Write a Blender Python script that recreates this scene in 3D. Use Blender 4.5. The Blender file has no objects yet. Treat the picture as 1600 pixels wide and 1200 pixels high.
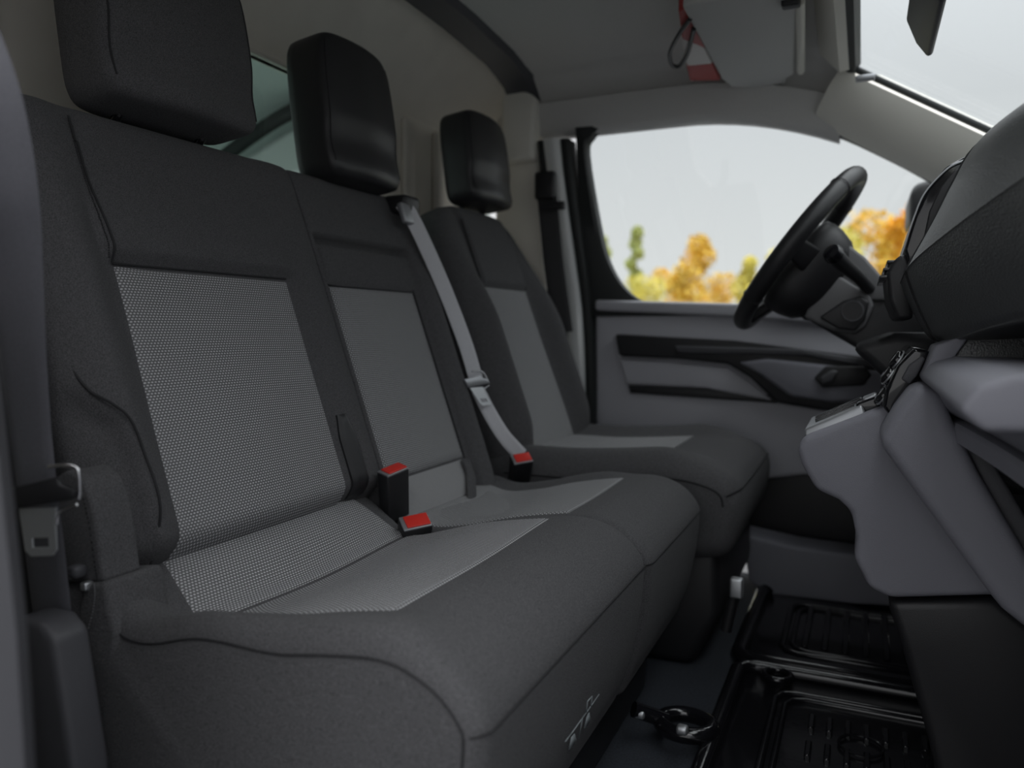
import bpy, bmesh, math, random
from mathutils import Vector, Matrix
random.seed(7)
sc = bpy.context.scene
COL = sc.collection

# ------------------------------------------------------------------ camera
F_PX = 1200.0
YAW = math.radians(24.5)
PIT = math.atan(85 / 1200)
CAM = Vector((0, 0, 0.62))
FWD = Vector((-math.sin(YAW) * math.cos(PIT), math.cos(YAW) * math.cos(PIT), -math.sin(PIT)))
RGT = Vector((math.cos(YAW), math.sin(YAW), 0))
UPV = RGT.cross(FWD)
cd = bpy.data.cameras.new('camera')
cam = bpy.data.objects.new('camera', cd)
COL.objects.link(cam)
cam.matrix_world = Matrix((( RGT.x, UPV.x, -FWD.x, CAM.x), (RGT.y, UPV.y, -FWD.y, CAM.y), (RGT.z, UPV.z, -FWD.z, CAM.z), (0, 0, 0, 1)))
cd.sensor_width = 36.0
cd.lens = 36.0 * F_PX / 1600.0
cd.clip_start = 0.02
cd.clip_end = 500
cd.dof.use_dof = True
cd.dof.focus_distance = 0.94
cd.dof.aperture_fstop = 3.2
sc.camera = cam

# ------------------------------------------------------------------ world, light, exposure
w = bpy.data.worlds.new('overcast_sky')
sc.world = w
w.use_nodes = True
nt = w.node_tree
nt.nodes.clear()
out = nt.nodes.new('ShaderNodeOutputWorld')
bg = nt.nodes.new('ShaderNodeBackground')
tc = nt.nodes.new('ShaderNodeTexCoord')
sp = nt.nodes.new('ShaderNodeSeparateXYZ')
rp = nt.nodes.new('ShaderNodeValToRGB')
rp.color_ramp.elements[0].position = 0.0
rp.color_ramp.elements[0].color = (0.61, 0.61, 0.605, 1)
rp.color_ramp.elements[1].position = 1.0
rp.color_ramp.elements[1].color = (2.4, 2.43, 2.48, 1)
e = rp.color_ramp.elements.new(0.25)
e.color = (0.515, 0.525, 0.54, 1)
e = rp.color_ramp.elements.new(0.45)
e.color = (0.66, 0.675, 0.70, 1)
e = rp.color_ramp.elements.new(0.7)
e.color = (1.50, 1.52, 1.56, 1)
nt.links.new(tc.outputs['Generated'], sp.inputs[0])
nt.links.new(sp.outputs['Z'], rp.inputs['Fac'])
nt.links.new(rp.outputs['Color'], bg.inputs['Color'])
bg.inputs['Strength'].default_value = 1.0
nt.links.new(bg.outputs[0], out.inputs['Surface'])
sc.view_settings.view_transform = 'Standard'
sc.view_settings.look = 'None'
sc.view_settings.gamma = 1.0
sc.view_settings.use_curve_mapping = False
sc.view_settings.exposure = 0.55

# ------------------------------------------------------------------ helpers
def ray(u, v):
    return FWD + RGT * ((u - 800) / F_PX) - UPV * ((v - 600) / F_PX)
def at(u, v, ax, val):
    r = ray(u, v)
    i = 'XYZ'.index(ax)
    return CAM + r * ((val - CAM[i]) / r[i])
def smooth(x, a, b):
    t = max(0.0, min(1.0, (x - a) / (b - a)))
    return t * t * (3 - 2 * t)
def bump(x, c, hw):
    d = abs(x - c) / hw
    return 0.0 if d >= 1 else (0.5 + 0.5 * math.cos(math.pi * d))
def lerp(tab, x):
    if x <= tab[0][0]: return tab[0][1]
    for (a, b), (c, d) in zip(tab, tab[1:]):
        if x <= c: return b + (d - b) * (x - a) / (c - a)
    return tab[-1][1]

MATS = {}
def mat(name, col, rough=0.6, metal=0.0, spec=0.5, grain=None, bumpk=0.0, var=0.0, sheen=0.0, coat=0.0, emit=None, scale2=None):
    m = bpy.data.materials.new(name)
    m.use_nodes = True
    n = m.node_tree
    b = n.nodes['Principled BSDF']
    b.inputs['Base Color'].default_value = (*col, 1)
    b.inputs['Roughness'].default_value = rough
    b.inputs['Metallic'].default_value = metal
    b.inputs['Specular IOR Level'].default_value = spec
    b.inputs['Sheen Weight'].default_value = sheen
    b.inputs['Sheen Roughness'].default_value = 0.5
    b.inputs['Coat Weight'].default_value = coat
    if grain:
        t = n.nodes.new('ShaderNodeTexCoord')
        nz = n.nodes.new('ShaderNodeTexNoise')
        nz.inputs['Scale'].default_value = grain
        nz.inputs['Detail'].default_value = 2.0
        n.links.new(t.outputs['Object'], nz.inputs['Vector'])
        if bumpk:
            bp = n.nodes.new('ShaderNodeBump')
            bp.inputs['Strength'].default_value = bumpk
            bp.inputs['Distance'].default_value = 0.001
            n.links.new(nz.outputs['Fac'], bp.inputs['Height'])
            n.links.new(bp.outputs[0], b.inputs['Normal'])
        if var:
            mr = n.nodes.new('ShaderNodeMapRange')
            mr.inputs['From Min'].default_value = 0.3
            mr.inputs['From Max'].default_value = 0.7
            mr.inputs['To Min'].default_value = 1 - var
            mr.inputs['To Max'].default_value = 1 + var
            n.links.new(nz.outputs['Fac'], mr.inputs['Value'])
            fac = mr.outputs[0]
            if scale2:
                nz2 = n.nodes.new('ShaderNodeTexNoise')
                nz2.inputs['Scale'].default_value = scale2
                n.links.new(t.outputs['Object'], nz2.inputs['Vector'])
                mr2 = n.nodes.new('ShaderNodeMapRange')
                mr2.inputs['From Min'].default_value = 0.3
                mr2.inputs['From Max'].default_value = 0.7
                mr2.inputs['To Min'].default_value = 1 - var
                mr2.inputs['To Max'].default_value = 1 + var
                n.links.new(nz2.outputs['Fac'], mr2.inputs['Value'])
                mm = n.nodes.new('ShaderNodeMath'); mm.operation = 'MULTIPLY'
                n.links.new(fac, mm.inputs[0]); n.links.new(mr2.outputs[0], mm.inputs[1])
                fac = mm.outputs[0]
            vm = n.nodes.new('ShaderNodeVectorMath'); vm.operation = 'SCALE'
            vm.inputs[0].default_value = col
            n.links.new(fac, vm.inputs['Scale'])
            n.links.new(vm.outputs[0], b.inputs['Base Color'])
    MATS[name] = m
    return m

def weave(name, dark, light, pu=0.0050, pv=0.0034):
    """woven insert cloth: staggered pale thread dots on dark grey, laid out in metres along the cloth (UV)"""
    m = bpy.data.materials.new(name)
    m.use_nodes = True
    n = m.node_tree
    L = n.links.new
    b = n.nodes['Principled BSDF']
    b.inputs['Roughness'].default_value = 0.85
    b.inputs['Specular IOR Level'].default_value = 0.2
    uv = n.nodes.new('ShaderNodeUVMap')
    s = n.nodes.new('ShaderNodeSeparateXYZ')
    L(uv.outputs[0], s.inputs[0])
    def M(op, a, bb=None):
        k = n.nodes.new('ShaderNodeMath'); k.operation = op
        for i, x in enumerate((a, bb)):
            if x is None: continue
            if isinstance(x, (int, float)): k.inputs[i].default_value = x
            else: L(x, k.inputs[i])
        return k.outputs[0]
    v = M('DIVIDE', s.outputs['Y'], pv)
    row = M('FLOOR', v)
    half = M('MULTIPLY', M('MODULO', M('ADD', row, 2000), 2), 0.5)
    u = M('ADD', M('DIVIDE', s.outputs['X'], pu), half)
    fx = M('SUBTRACT', M('FRACT', u), 0.5)
    fy = M('SUBTRACT', M('FRACT', v), 0.5)
    d = M('SQRT', M('ADD', M('MULTIPLY', fx, fx), M('MULTIPLY', M('MULTIPLY', fy, fy), 1.3)))
    mr = n.nodes.new('ShaderNodeMapRange')
    mr.interpolation_type = 'SMOOTHSTEP'
    mr.inputs['From Min'].default_value = 0.42
    mr.inputs['From Max'].default_value = 0.20
    L(d, mr.inputs['Value'])
    mx = n.nodes.new('ShaderNodeMix'); mx.data_type = 'RGBA'
    mx.inputs['A'].default_value = (*dark, 1)
    mx.inputs['B'].default_value = (*light, 1)
    L(mr.outputs[0], mx.inputs['Factor'])
    L(mx.outputs['Result'], b.inputs['Base Color'])
    bp = n.nodes.new('ShaderNodeBump')
    bp.inputs['Strength'].default_value = 0.5
    bp.inputs['Distance'].default_value = 0.0008
    L(mr.outputs[0], bp.inputs['Height'])
    L(bp.outputs[0], b.inputs['Normal'])
    MATS[name] = m
    return m

def glass(name, tint=(0.95, 0.97, 0.97), refl=0.06):
    m = bpy.data.materials.new(name)
    m.use_nodes = True
    n = m.node_tree
    n.nodes.clear()
    o = n.nodes.new('ShaderNodeOutputMaterial')
    t = n.nodes.new('ShaderNodeBsdfTransparent')
    t.inputs['Color'].default_value = (*tint, 1)
    g = n.nodes.new('ShaderNodeBsdfGlossy')
    g.inputs['Roughness'].default_value = 0.02
    mx = n.nodes.new('ShaderNodeMixShader')
    mx.inputs['Fac'].default_value = refl
    n.links.new(t.outputs[0], mx.inputs[1])
    n.links.new(g.outputs[0], mx.inputs[2])
    n.links.new(mx.outputs[0], o.inputs['Surface'])
    MATS[name] = m
    return m

def finish(o, parent=None, label=None, cat=None, group=None, kind=None):
    if parent is not None: o.parent = parent
    if label: o['label'] = label
    if cat: o['category'] = cat
    if group: o['group'] = group
    if kind: o['kind'] = kind
    return o
def empty(name, label=None, cat=None, loc=(0, 0, 0), group=None, kind=None):
    o = bpy.data.objects.new(name, None)
    o.empty_display_size = 0.05
    o.location = loc
    COL.objects.link(o)
    return finish(o, None, label, cat, group, kind)
def mesh(name, V, Fc, m, parent=None, smooth_deg=None, uv=None, bevel=0.0, seg=3, weld=False, **kw):
    """one mesh object; vertices in world space, moved into the parent's space"""
    off = Vector((0, 0, 0))
    p = parent
    while p is not None:
        off += p.location
        p = p.parent
    me = bpy.data.meshes.new(name)
    me.from_pydata([tuple(Vector(v) - off) for v in V], [], Fc)
    if uv:
        lay = me.uv_layers.new(name='UVMap')
        for l in me.loops:
            lay.data[l.index].uv = uv[l.vertex_index]
    bm = bmesh.new()
    bm.from_mesh(me)
    if weld: bmesh.ops.remove_doubles(bm, verts=bm.verts, dist=1e-5)
    bmesh.ops.recalc_face_normals(bm, faces=bm.faces)
    if bevel > 0:
        eds = [e for e in bm.edges if len(e.link_faces) == 2 and e.calc_face_angle(0) > math.radians(22)]
        bmesh.ops.bevel(bm, geom=eds, offset=bevel, segments=seg, profile=0.5, affect='EDGES', clamp_overlap=True)
    bm.to_mesh(me)
    bm.free()
    me.materials.append(MATS[m])
    me.shade_smooth()
    if smooth_deg: me.set_sharp_from_angle(angle=math.radians(smooth_deg))
    o = bpy.data.objects.new(name, me)
    COL.objects.link(o)
    return finish(o, parent, **kw)
def poly_prism(pts, axis, lo, hi):
    """extrude a 2-D outline along an axis: pts are (x,z) for Y, (y,z) for X, (x,y) for Z"""
    n = len(pts)
    def p3(p, d):
        return {'X': (d, p[0], p[1]), 'Y': (p[0], d, p[1]), 'Z': (p[0], p[1], d)}[axis]
    V = [p3(p, lo) for p in pts] + [p3(p, hi) for p in pts]
    Fc = [tuple(range(n))[::-1], tuple(range(n, 2 * n))]
    Fc += [(i, (i + 1) % n, n + (i + 1) % n, n + i) for i in range(n)]
    return V, Fc
def prism(name, pts, axis, lo, hi, m, parent=None, bevel=0.004, seg=3, **kw):
    V, Fc = poly_prism(pts, axis, lo, hi)
    return mesh(name, V, Fc, m, parent, smooth_deg=40, bevel=bevel, seg=seg, **kw)
def box(name, c, s, m, parent=None, bevel=0.003, rot=None, seg=3, **kw):
    c = Vector(c)
    V = []
    for dx in (-.5, .5):
        for dy in (-.5, .5):
            for dz in (-.5, .5):
                q = Vector((dx * s[0], dy * s[1], dz * s[2]))
                if rot is not None: q = rot @ q
                V.append(c + q)
    Fc = [(0, 1, 3, 2), (4, 6, 7, 5), (0, 4, 5, 1), (2, 3, 7, 6), (0, 2, 6, 4), (1, 5, 7, 3)]
    return mesh(name, V, Fc, m, parent, smooth_deg=40, bevel=bevel, seg=seg, **kw)
def hexa(name, a, b, m, parent=None, bevel=0.004, **kw):
    """solid between two quads (same order)"""
    V = list(a) + list(b)
    Fc = [(0, 1, 2, 3), (7, 6, 5, 4)] + [(i, (i + 1) % 4, 4 + (i + 1) % 4, 4 + i) for i in range(4)]
    return mesh(name, V, Fc, m, parent, smooth_deg=40, bevel=bevel, **kw)
def loft_data(rows, closed_ring=True, cap=True):
    n = len(rows[0])
    V = [p for r in rows for p in r]
    Fc = []
    for i in range(len(rows) - 1):
        for j in range(n if closed_ring else n - 1):
            k = (j + 1) % n
            Fc.append((i * n + j, i * n + k, (i + 1) * n + k, (i + 1) * n + j))
    if cap:
        Fc.append(tuple(range(n))[::-1])
        Fc.append(tuple((len(rows) - 1) * n + j for j in range(n)))
    return V, Fc
def loft(name, rows, m, parent=None, closed_ring=True, cap=True, smooth_deg=50, **kw):
    V, Fc = loft_data(rows, closed_ring, cap)
    return mesh(name, V, Fc, m, parent, smooth_deg=smooth_deg, **kw)
def catmull(P, k=6, closed=False):
    P = [Vector(p) for p in P]
    n = len(P)
    R = []
    rng = range(n if closed else n - 1)
    for i in rng:
        p0 = P[(i - 1) % n] if closed or i > 0 else P[0] * 2 - P[1]
        p1, p2 = P[i], P[(i + 1) % n]
        p3 = P[(i + 2) % n] if closed or i + 2 < n else P[-1] * 2 - P[-2]
        for j in range(k):
            t = j / k
            R.append(0.5 * ((2 * p1) + (p2 - p0) * t + (2 * p0 - 5 * p1 + 4 * p2 - p3) * t * t + (3 * p1 - p0 - 3 * p2 + p3) * t ** 3))
    if not closed: R.append(P[-1])
    return R
def tube_data(path, r, n=10, closed=False, ry=None, upv=None):
    P = [Vector(p) for p in path]
    rows = []
    prev = None
    for i, p in enumerate(P):
        if closed: d = P[(i + 1) % len(P)] - P[i - 1]
        else: d = P[min(i + 1, len(P) - 1)] - P[max(i - 1, 0)]
        d.normalize()
        if prev is None:
            a = Vector(upv) if upv else (Vector((0, 0, 1)) if abs(d.z) < 0.9 else Vector((1, 0, 0)))
        else: a = prev
        a = (a - d * a.dot(d)).normalized()
        prev = a
        b = d.cross(a)
        rr = r(i / (len(P) - 1)) if callable(r) else r
        rb = rr if ry is None else ry
        rows.append([p + a * (rr * math.cos(2 * math.pi * j / n)) + b * (rb * math.sin(2 * math.pi * j / n)) for j in range(n)])
    if closed: rows.append(rows[0])
    return rows
def tube(name, path, r, m, parent=None, n=10, closed=False, ry=None, upv=None, **kw):
    return loft(name, tube_data(path, r, n, closed, ry, upv), m, parent, cap=not closed, weld=closed, **kw)
def ribbon(name, path, wid, m, parent=None, th=0.0014, **kw):
    """belt webbing: path of (point, width direction)"""
    rows = []
    pts = [Vector(p) for p, _ in path]
    for i, (p, wd) in enumerate(path):
        p = Vector(p)
        d = (pts[min(i + 1, len(pts) - 1)] - pts[max(i - 1, 0)]).normalized()
        wd = Vector(wd)
        wd = (wd - d * wd.dot(d)).normalized()
        nn = d.cross(wd)
        h = wid / 2
        rows.append([p - wd * h, p - wd * h * .9 + nn * th, p - wd * h * .5 + nn * th * 1.3, p + nn * th, p + wd * h * .5 + nn * th * 1.3, p + wd * h * .9 + nn * th, p + wd * h, p + wd * h * .9 - nn * th, p - nn * th, p - wd * h * .9 - nn * th])
    uv = []
    s = 0
    for i in range(len(rows)):
        if i: s += (pts[i] - pts[i - 1]).length
        for a in (-.5, -.45, -.25, 0, .25, .45, .5, .45, 0, -.45): uv.append((a * wid, s))
    return loft(name, rows, m, parent, uv=uv, smooth_deg=70, **kw)
def ends(n, k, lo=-1.0, hi=1.0):
    """values from -1 to 1, even in the middle and dense towards the ends"""
    mid = [-0.9 + 1.8 * i / n for i in range(n + 1)]
    e = [1 - 0.1 * (1 - j / k) ** 2.2 for j in range(1, k + 1)]
    return [-x for x in reversed(e)] + mid + e
def pillow(name, fr, yc, wy, h, t0, t1, p, q, q2, m, parent, G=None, pr=None, qr=None, nt=60, ny=48, taper=None, uvw=False, **kw):
    """padded block: fr = (origin, normal, along) with Y across; h = half thickness; front is n = 0; G(y,t) = relief on the front"""
    o, en, et = fr
    tm, th = (t0 + t1) / 2, (t1 - t0) / 2
    yy = ends(ny, 8)
    back = [y for y in yy[1:-1]][::-1][::3]
    rows = []
    for tau in ends(nt, 9):
        t = tm + th * tau
        s = max(0.0, 1 - abs(tau) ** q) ** (1 / q)
        syl = max(0.0, 1 - abs(tau) ** q2) ** (1 / q2)
        syr = max(0.0, 1 - abs(tau) ** (qr or q2)) ** (1 / (qr or q2))
        wt = wy * (taper(t) if taper else 1.0)
        ring = []
        for y in yy:
            pe = p if y < 0 else (pr or p)
            sy = syl if y < 0 else syr
            ee = max(0.0, 1 - abs(y) ** pe) ** (1 / pe)
            Y = yc + wt / 2 * y * sy
            g = G(Y, t) if G else 0.0
            ring.append((Y, -h + s * ee * h + g * s * ee, t))
        for y in back:
            pe = p if y < 0 else (pr or p)
            sy = syl if y < 0 else syr
            ee = max(0.0, 1 - abs(y) ** pe) ** (1 / pe)
            ring.append((yc + wt / 2 * y * sy, -h - s * ee * h, t))
        rows.append([o + Vector((0, a, 0)) + en * b + et * c for a, b, c in ring])
    return loft(name, rows, m, parent, smooth_deg=75, weld=True, **kw)
def patch(name, fn, us, vs, m, parent, thick=0.006, **kw):
    """cloth panel fn(u,v) -> (point, normal, uvpair); rim turned down so that it has depth"""
    nu, nv = len(us), len(vs)
    V, uv = [], []
    for j, v in enumerate(vs):
        for i, u in enumerate(us):
            p, nrm, t = fn(u, v)
            V.append(p); uv.append(t)
    Fc = [(j * nu + i, j * nu + i + 1, (j + 1) * nu + i + 1, (j + 1) * nu + i) for j in range(nv - 1) for i in range(nu - 1)]
    rim = [(i, 0) for i in range(nu)] + [(nu - 1, j) for j in range(1, nv)] + [(i, nv - 1) for i in range(nu - 2, -1, -1)] + [(0, j) for j in range(nv - 2, 0, -1)]
    base = len(V)
    for (i, j) in rim:
        p, nrm, t = fn(us[i], vs[j])
        V.append(p - nrm * thick); uv.append(t)
    k = len(rim)
    for a in range(k):
        b = (a + 1) % k
        ia = rim[a][1] * nu + rim[a][0]; ib = rim[b][1] * nu + rim[b][0]
        Fc.append((ia, base + a, base + b, ib))
    Fc.append(tuple(base + a for a in range(k)))
    return mesh(name, V, Fc, m, parent, smooth_deg=60, uv=uv, **kw)
def lin(a, b, n):
    return [a + (b - a) * i / n for i in range(n + 1)]

# ------------------------------------------------------------------ materials
mat('black_cloth', (0.092, 0.091, 0.095), 0.92, spec=0.12, grain=900, bumpk=0.8, var=0.42, sheen=0.04)
mat('black_vinyl', (0.022, 0.022, 0.024), 0.42, spec=0.5, grain=500, bumpk=0.12)
mat('thread', (0.02, 0.02, 0.022), 0.8)
mat('pale_thread', (0.20, 0.20, 0.21), 0.8)
weave('insert_cloth', (0.145, 0.145, 0.148), (0.57, 0.57, 0.585), 0.0044, 0.0032)
mat('grey_cloth', (0.30, 0.30, 0.305), 0.9, spec=0.15, grain=1200, bumpk=0.3, var=0.12)
mat('black_plastic', (0.018, 0.018, 0.020), 0.45, grain=700, bumpk=0.2)
mat('gloss_black', (0.008, 0.008, 0.010), 0.12, coat=0.4)
mat('dash_black', (0.060, 0.063, 0.065), 0.38, spec=0.85, grain=480, bumpk=1.0)
mat('dash_grey', (0.235, 0.235, 0.268), 0.55, spec=0.4, grain=800, bumpk=0.35)
mat('dark_grey_plastic', (0.07, 0.07, 0.078), 0.5, grain=800, bumpk=0.35)
mat('door_grey', (0.50, 0.50, 0.54), 0.5, grain=500, bumpk=0.2)
mat('headliner_cloth', (0.66, 0.65, 0.63), 0.95, spec=0.1, grain=600, bumpk=0.2, var=0.05)
mat('pillar_beige', (0.84, 0.82, 0.75), 0.7, spec=0.3, grain=500, bumpk=0.1)
mat('bulkhead_paint', (0.77, 0.735, 0.66), 0.6, spec=0.3, grain=8, var=0.06)
mat('cargo_paint', (0.62, 0.68, 0.66), 0.6)
mat('white_paint', (0.78, 0.80, 0.80), 0.25, coat=0.5)
mat('seal_rubber', (0.015, 0.018, 0.018), 0.6)
mat('chrome', (0.75, 0.75, 0.77), 0.22, metal=1.0)
mat('steel', (0.72, 0.74, 0.76), 0.5, metal=1.0)
mat('silver_trim', (0.42, 0.43, 0.45), 0.42, metal=0.7)
mat('red_plastic', (0.70, 0.035, 0.025), 0.4)
mat('belt_webbing', (0.15, 0.15, 0.17), 0.5, spec=0.5, grain=900, bumpk=0.3, var=0.15)
mat('grey_webbing', (0.55, 0.55, 0.58), 0.55, spec=0.5, grain=900, bumpk=0.3, var=0.1)
mat('black_webbing', (0.03, 0.03, 0.032), 0.7, grain=900, bumpk=0.3, var=0.2)
mat('carpet', (0.030, 0.035, 0.045), 0.9, grain=300, bumpk=0.8, var=0.3)
mat('rubber_mat', (0.010, 0.010, 0.012), 0.16, spec=0.6, grain=60, bumpk=0.25)
mat('leather', (0.020, 0.020, 0.022), 0.38, grain=700, bumpk=0.25)
mat('visor_vinyl', (0.62, 0.62, 0.60), 0.75, grain=500, bumpk=0.2)
mat('packet_red', (0.45, 0.05, 0.045), 0.5)
mat('packet_white', (0.80, 0.77, 0.74), 0.5)
mat('print_white', (0.26, 0.29, 0.30), 0.7)
mat('asphalt', (0.10, 0.10, 0.10), 0.95, grain=6, var=0.15)
mat('grass', (0.16, 0.17, 0.06), 0.95, grain=0.6, var=0.3)
mat('bark', (0.10, 0.07, 0.05), 0.9, grain=20, var=0.3)
mat('leaf_gold', (0.95, 0.66, 0.12), 0.7, grain=0.9, var=0.25)
mat('leaf_orange', (0.92, 0.50, 0.05), 0.7, grain=0.9, var=0.25)
mat('leaf_yellow', (0.90, 0.80, 0.22), 0.7, grain=0.9, var=0.25)
mat('leaf_green', (0.62, 0.66, 0.28), 0.7, grain=0.9, var=0.25)
mat('shroud_grey', (0.13, 0.13, 0.135), 0.5, grain=800, bumpk=0.3)
mat('screen', (0.01, 0.012, 0.014), 0.08, coat=0.6)
glass('window_glass')
glass('tinted_glass', (0.74, 0.82, 0.79), 0.08)

# ================================================================== THE CAB: shell
XB = -0.985     # bulkhead plane
prism('floor', [(-1.0, .30), (1.0, .30), (1.0, 2.0), (-1.0, 2.0)], 'Z', -.05, 0.0, 'carpet', bevel=0, kind='structure', label='dark blue-grey carpeted van floor')

# headliner: a curved shell, thick
def zroof(x, y):
    b = lerp([(.26, 1.10), (.33, 1.18), (.45, 1.235), (.7, 1.275), (1.16, 1.29), (1.5, 1.285), (1.7, 1.272), (1.8, 1.25), (1.86, 1.20), (1.91, 1.12)], y)
    d = max(0.0, x + .42)
    return b - .52 * d * d
xs = lin(-.87, -.03, 24)
ys = lin(.26, 1.91, 60)
rows = []
for x in xs:
    rows.append([(x, y, zroof(x, y)) for y in ys] + [(x, y, zroof(x, y) + .06) for y in reversed(ys)])
loft('ceiling', rows, 'headliner_cloth', kind='structure', label='grey fabric headliner over the cab')
# roof over the cargo space
prism('ceiling', [(.22, 1.30), (.4, 1.38), (1.16, 1.42), (1.9, 1.38), (2.02, 1.30), (2.02, 1.26), (1.9, 1.34), (1.16, 1.38), (.4, 1.34), (.22, 1.26)], 'X', -3.2, -.90, 'cargo_paint', bevel=0, kind='structure', label='pale metal roof of the cargo space')

# bulkhead with a window opening: panels around the hole
bh = empty('wall_rear', 'warm grey bulkhead panel behind the seats', loc=(XB, 1.16, 0), kind='structure')
WY0, WY1, WZ0, WZ1 = .93, 1.42, .80, 1.10
def bpoly(pts, m='bulkhead_paint', lo=XB - .02, hi=XB, nm='bulkhead_panel', bev=.004): return prism(nm, pts, 'X', lo, hi, m, bh, bevel=bev)
bpoly([(.28, 0), (WY0, 0), (WY0, 1.36), (.28, 1.36)])
bpoly([(WY1, 0), (1.98, 0), (1.98, 1.36), (WY1, 1.36)])
bpoly([(WY0, 0), (WY1, 0), (WY1, WZ0), (WY0, WZ0)])
bpoly([(WY0, WZ1), (WY1, WZ1), (WY1, 1.36), (WY0, 1.36)])
# header: upper part of the bulkhead leaning forward to the headliner
loft('bulkhead_header', [[(XB, y, 1.12), (XB + .03, y, 1.18), (-.875, y, zroof(-.87, y) - .006), (-.845, y, zroof(-.87, y) + .0), (-.86, y, zroof(-.87, y) + .05), (XB - .01, y, zroof(-.87, y) + .05)] for y in lin(.30, 1.90, 20)], 'bulkhead_paint', bh, smooth_deg=60)
# pressed ribs of the bulkhead
for yy, z0, z1 in ((1.56, .55, 1.11), (1.70, .55, 1.11), (.80, .5, 1.1), (.60, .5, 1.1)):
    prism('pressed_rib', [(yy - .028, z0), (yy + .028, z0), (yy + .020, z1), (yy - .020, z1)], 'X', XB - .002, XB + .016, 'bulkhead_paint', bh, bevel=.010)
prism('window_gasket', [(WY0 - .012, WZ0 - .012), (WY1 + .012, WZ0 - .012), (WY1 + .012, WZ0), (WY0 - .012, WZ0)], 'X', XB - .022, XB + .006, 'seal_rubber', bh, bevel=.003)
prism('window_gasket', [(WY0 - .012, WZ1), (WY1 + .012, WZ1), (WY1 + .012, WZ1 + .008), (WY0 - .012, WZ1 + .008)], 'X', XB - .022, XB + .006, 'bulkhead_paint', bh, bevel=.003)
prism('window_1', [(WY0 - .005, WZ0 - .005), (WY1 + .005, WZ0 - .005), (WY1 + .005, WZ1 + .005), (WY0 - .005, WZ1 + .005)], 'X', XB - .013, XB - .008, 'tinted_glass', kind='structure', bevel=0, label='grey-green bulkhead window between the passenger headrests')
# dark roof strip and pillar trim where bulkhead meets headliner
tr = empty('trim_1', 'dark grey trim strip between headliner and bulkhead, running down the far pillar', loc=(-.85, 1.2, 1.25), kind='structure')
rows = []
path = [(y, zroof(-.85, y) - .004) for y in lin(.5, 1.86, 26)]
loft('roof_strip', [[(-.855, y, z + .01), (-.845, y, z - .012), (-.775, y, z - .010), (-.76, y, z + .01)] for y, z in path], 'dark_grey_plastic', tr)
# far B-pillar trim
prism('pillar_cover', [(-.90, .30), (-.72, .30), (-.745, .70), (-.775, 1.05), (-.775, 1.20), (-.86, 1.23), (-.90, 1.20)], 'Y', 1.86, 1.93, 'bulkhead_paint', tr, bevel=.015)
prism('belt_guide_cover', [(-.86, 1.05), (-.775, 1.05), (-.765, 1.20), (-.80, 1.235), (-.86, 1.235)], 'Y', 1.82, 1.875, 'pillar_beige', tr, bevel=.012)

# cargo space beyond the bulkhead
cg = empty('wall_left', 'pale cargo side wall seen through the bulkhead window', loc=(-2, 2.0, 0), kind='structure')
prism('side_panel', [(-3.2, -.02), (-.99, -.02), (-.99, 1.30), (-3.2, 1.30)], 'Y', 1.99, 2.02, 'cargo_paint', cg, bevel=0)
prism('side_arch', [(-2.6, 0), (-1.05, 0), (-1.05, 1.20), (-1.25, 1.27), (-1.45, 1.27), (-1.6, 1.245), (-1.8, 1.17), (-2.0, 1.06), (-2.3, .8)], 'Y', 1.90, 1.985, 'white_paint', cg, bevel=.03)
tube('arch_edge', catmull([(-1.05, 1.90, 1.24), (-1.25, 1.90, 1.31), (-1.45, 1.90, 1.31), (-1.6, 1.90, 1.285), (-1.8, 1.90, 1.21), (-2.0, 1.90, 1.10), (-2.3, 1.90, .84)], 6), .022, 'seal_rubber', cg)
prism('floor', [(-3.2, .2), (-1.0, .2), (-1.0, 2.0), (-3.2, 2.0)], 'Z', -.05, -.001, 'cargo_paint', bevel=0, kind='structure', label='pale floor of the cargo space')

# ---------------------------------------------------------------- driver door with its window
door = empty('door_1', 'grey driver door with black armrest strip and large window', loc=(-.2, 1.97, .3), kind='structure')
def ydoor(z): return 1.955 - max(0.0, z - .68) * .17
inner = [(917, 240), (924, 214), (945, 197), (1000, 186), (1100, 178), (1200, 182), (1300, 208), (1380, 243), (1455, 283), (1540, 338), (1600, 385), (1590, 480), (1440, 486), (1300, 482), (1160, 477), (1060, 474), (1008, 472), (975, 450), (950, 408), (935, 350)]
inn = []
for (u, v) in inner:
    y = 1.9
    for _ in range(5):
        q = at(u, v, 'Y', y); y = ydoor(q.z)
    inn.append((q.x, q.z))
inn = [(v.x, v.y) for v in catmull([(a, b, 0) for a, b in inn], 4, True)]
def outer_pt(a, b):
    cx, cz = -.22, .86
    dx, dz = a - cx, b - cz
    ks = []
    for lim, d in ((-.675 - cx, dx), (.60 - cx, dx)):
        if abs(d) > 1e-6 and lim / d > 0: ks.append(lim / d)
    for lim, d in ((.655 - cz, dz), (1.165 - cz, dz)):
        if abs(d) > 1e-6 and lim / d > 0: ks.append(lim / d)
    k = max(1.0, min(ks))
    k2 = 1 + .045 / math.hypot(dx, dz)
    if dz > .0: k = min(k, k2) if dx > -.2 else min(k, 1 + .075 / math.hypot(dx, dz))
    return (cx + dx * k, cz + dz * k)
rows = []
for (a, b) in inn:
    c, d = outer_pt(a, b)
    rows.append([(a, ydoor(b) - .004, b), (a + (c - a) * .2, ydoor(b) - .012, b + (d - b) * .2), (c, ydoor(d) - .012, d), (c, ydoor(d) + .03, d), (a, ydoor(b) + .03, b)])
rows.append(rows[0])
loft('window_frame', rows, 'seal_rubber', door, cap=False, weld=True, smooth_deg=40)
V = [(a, ydoor(b) + .008, b) for a, b in inn] + [(a, ydoor(b) + .012, b) for a, b in inn]
n = len(inn)
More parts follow.
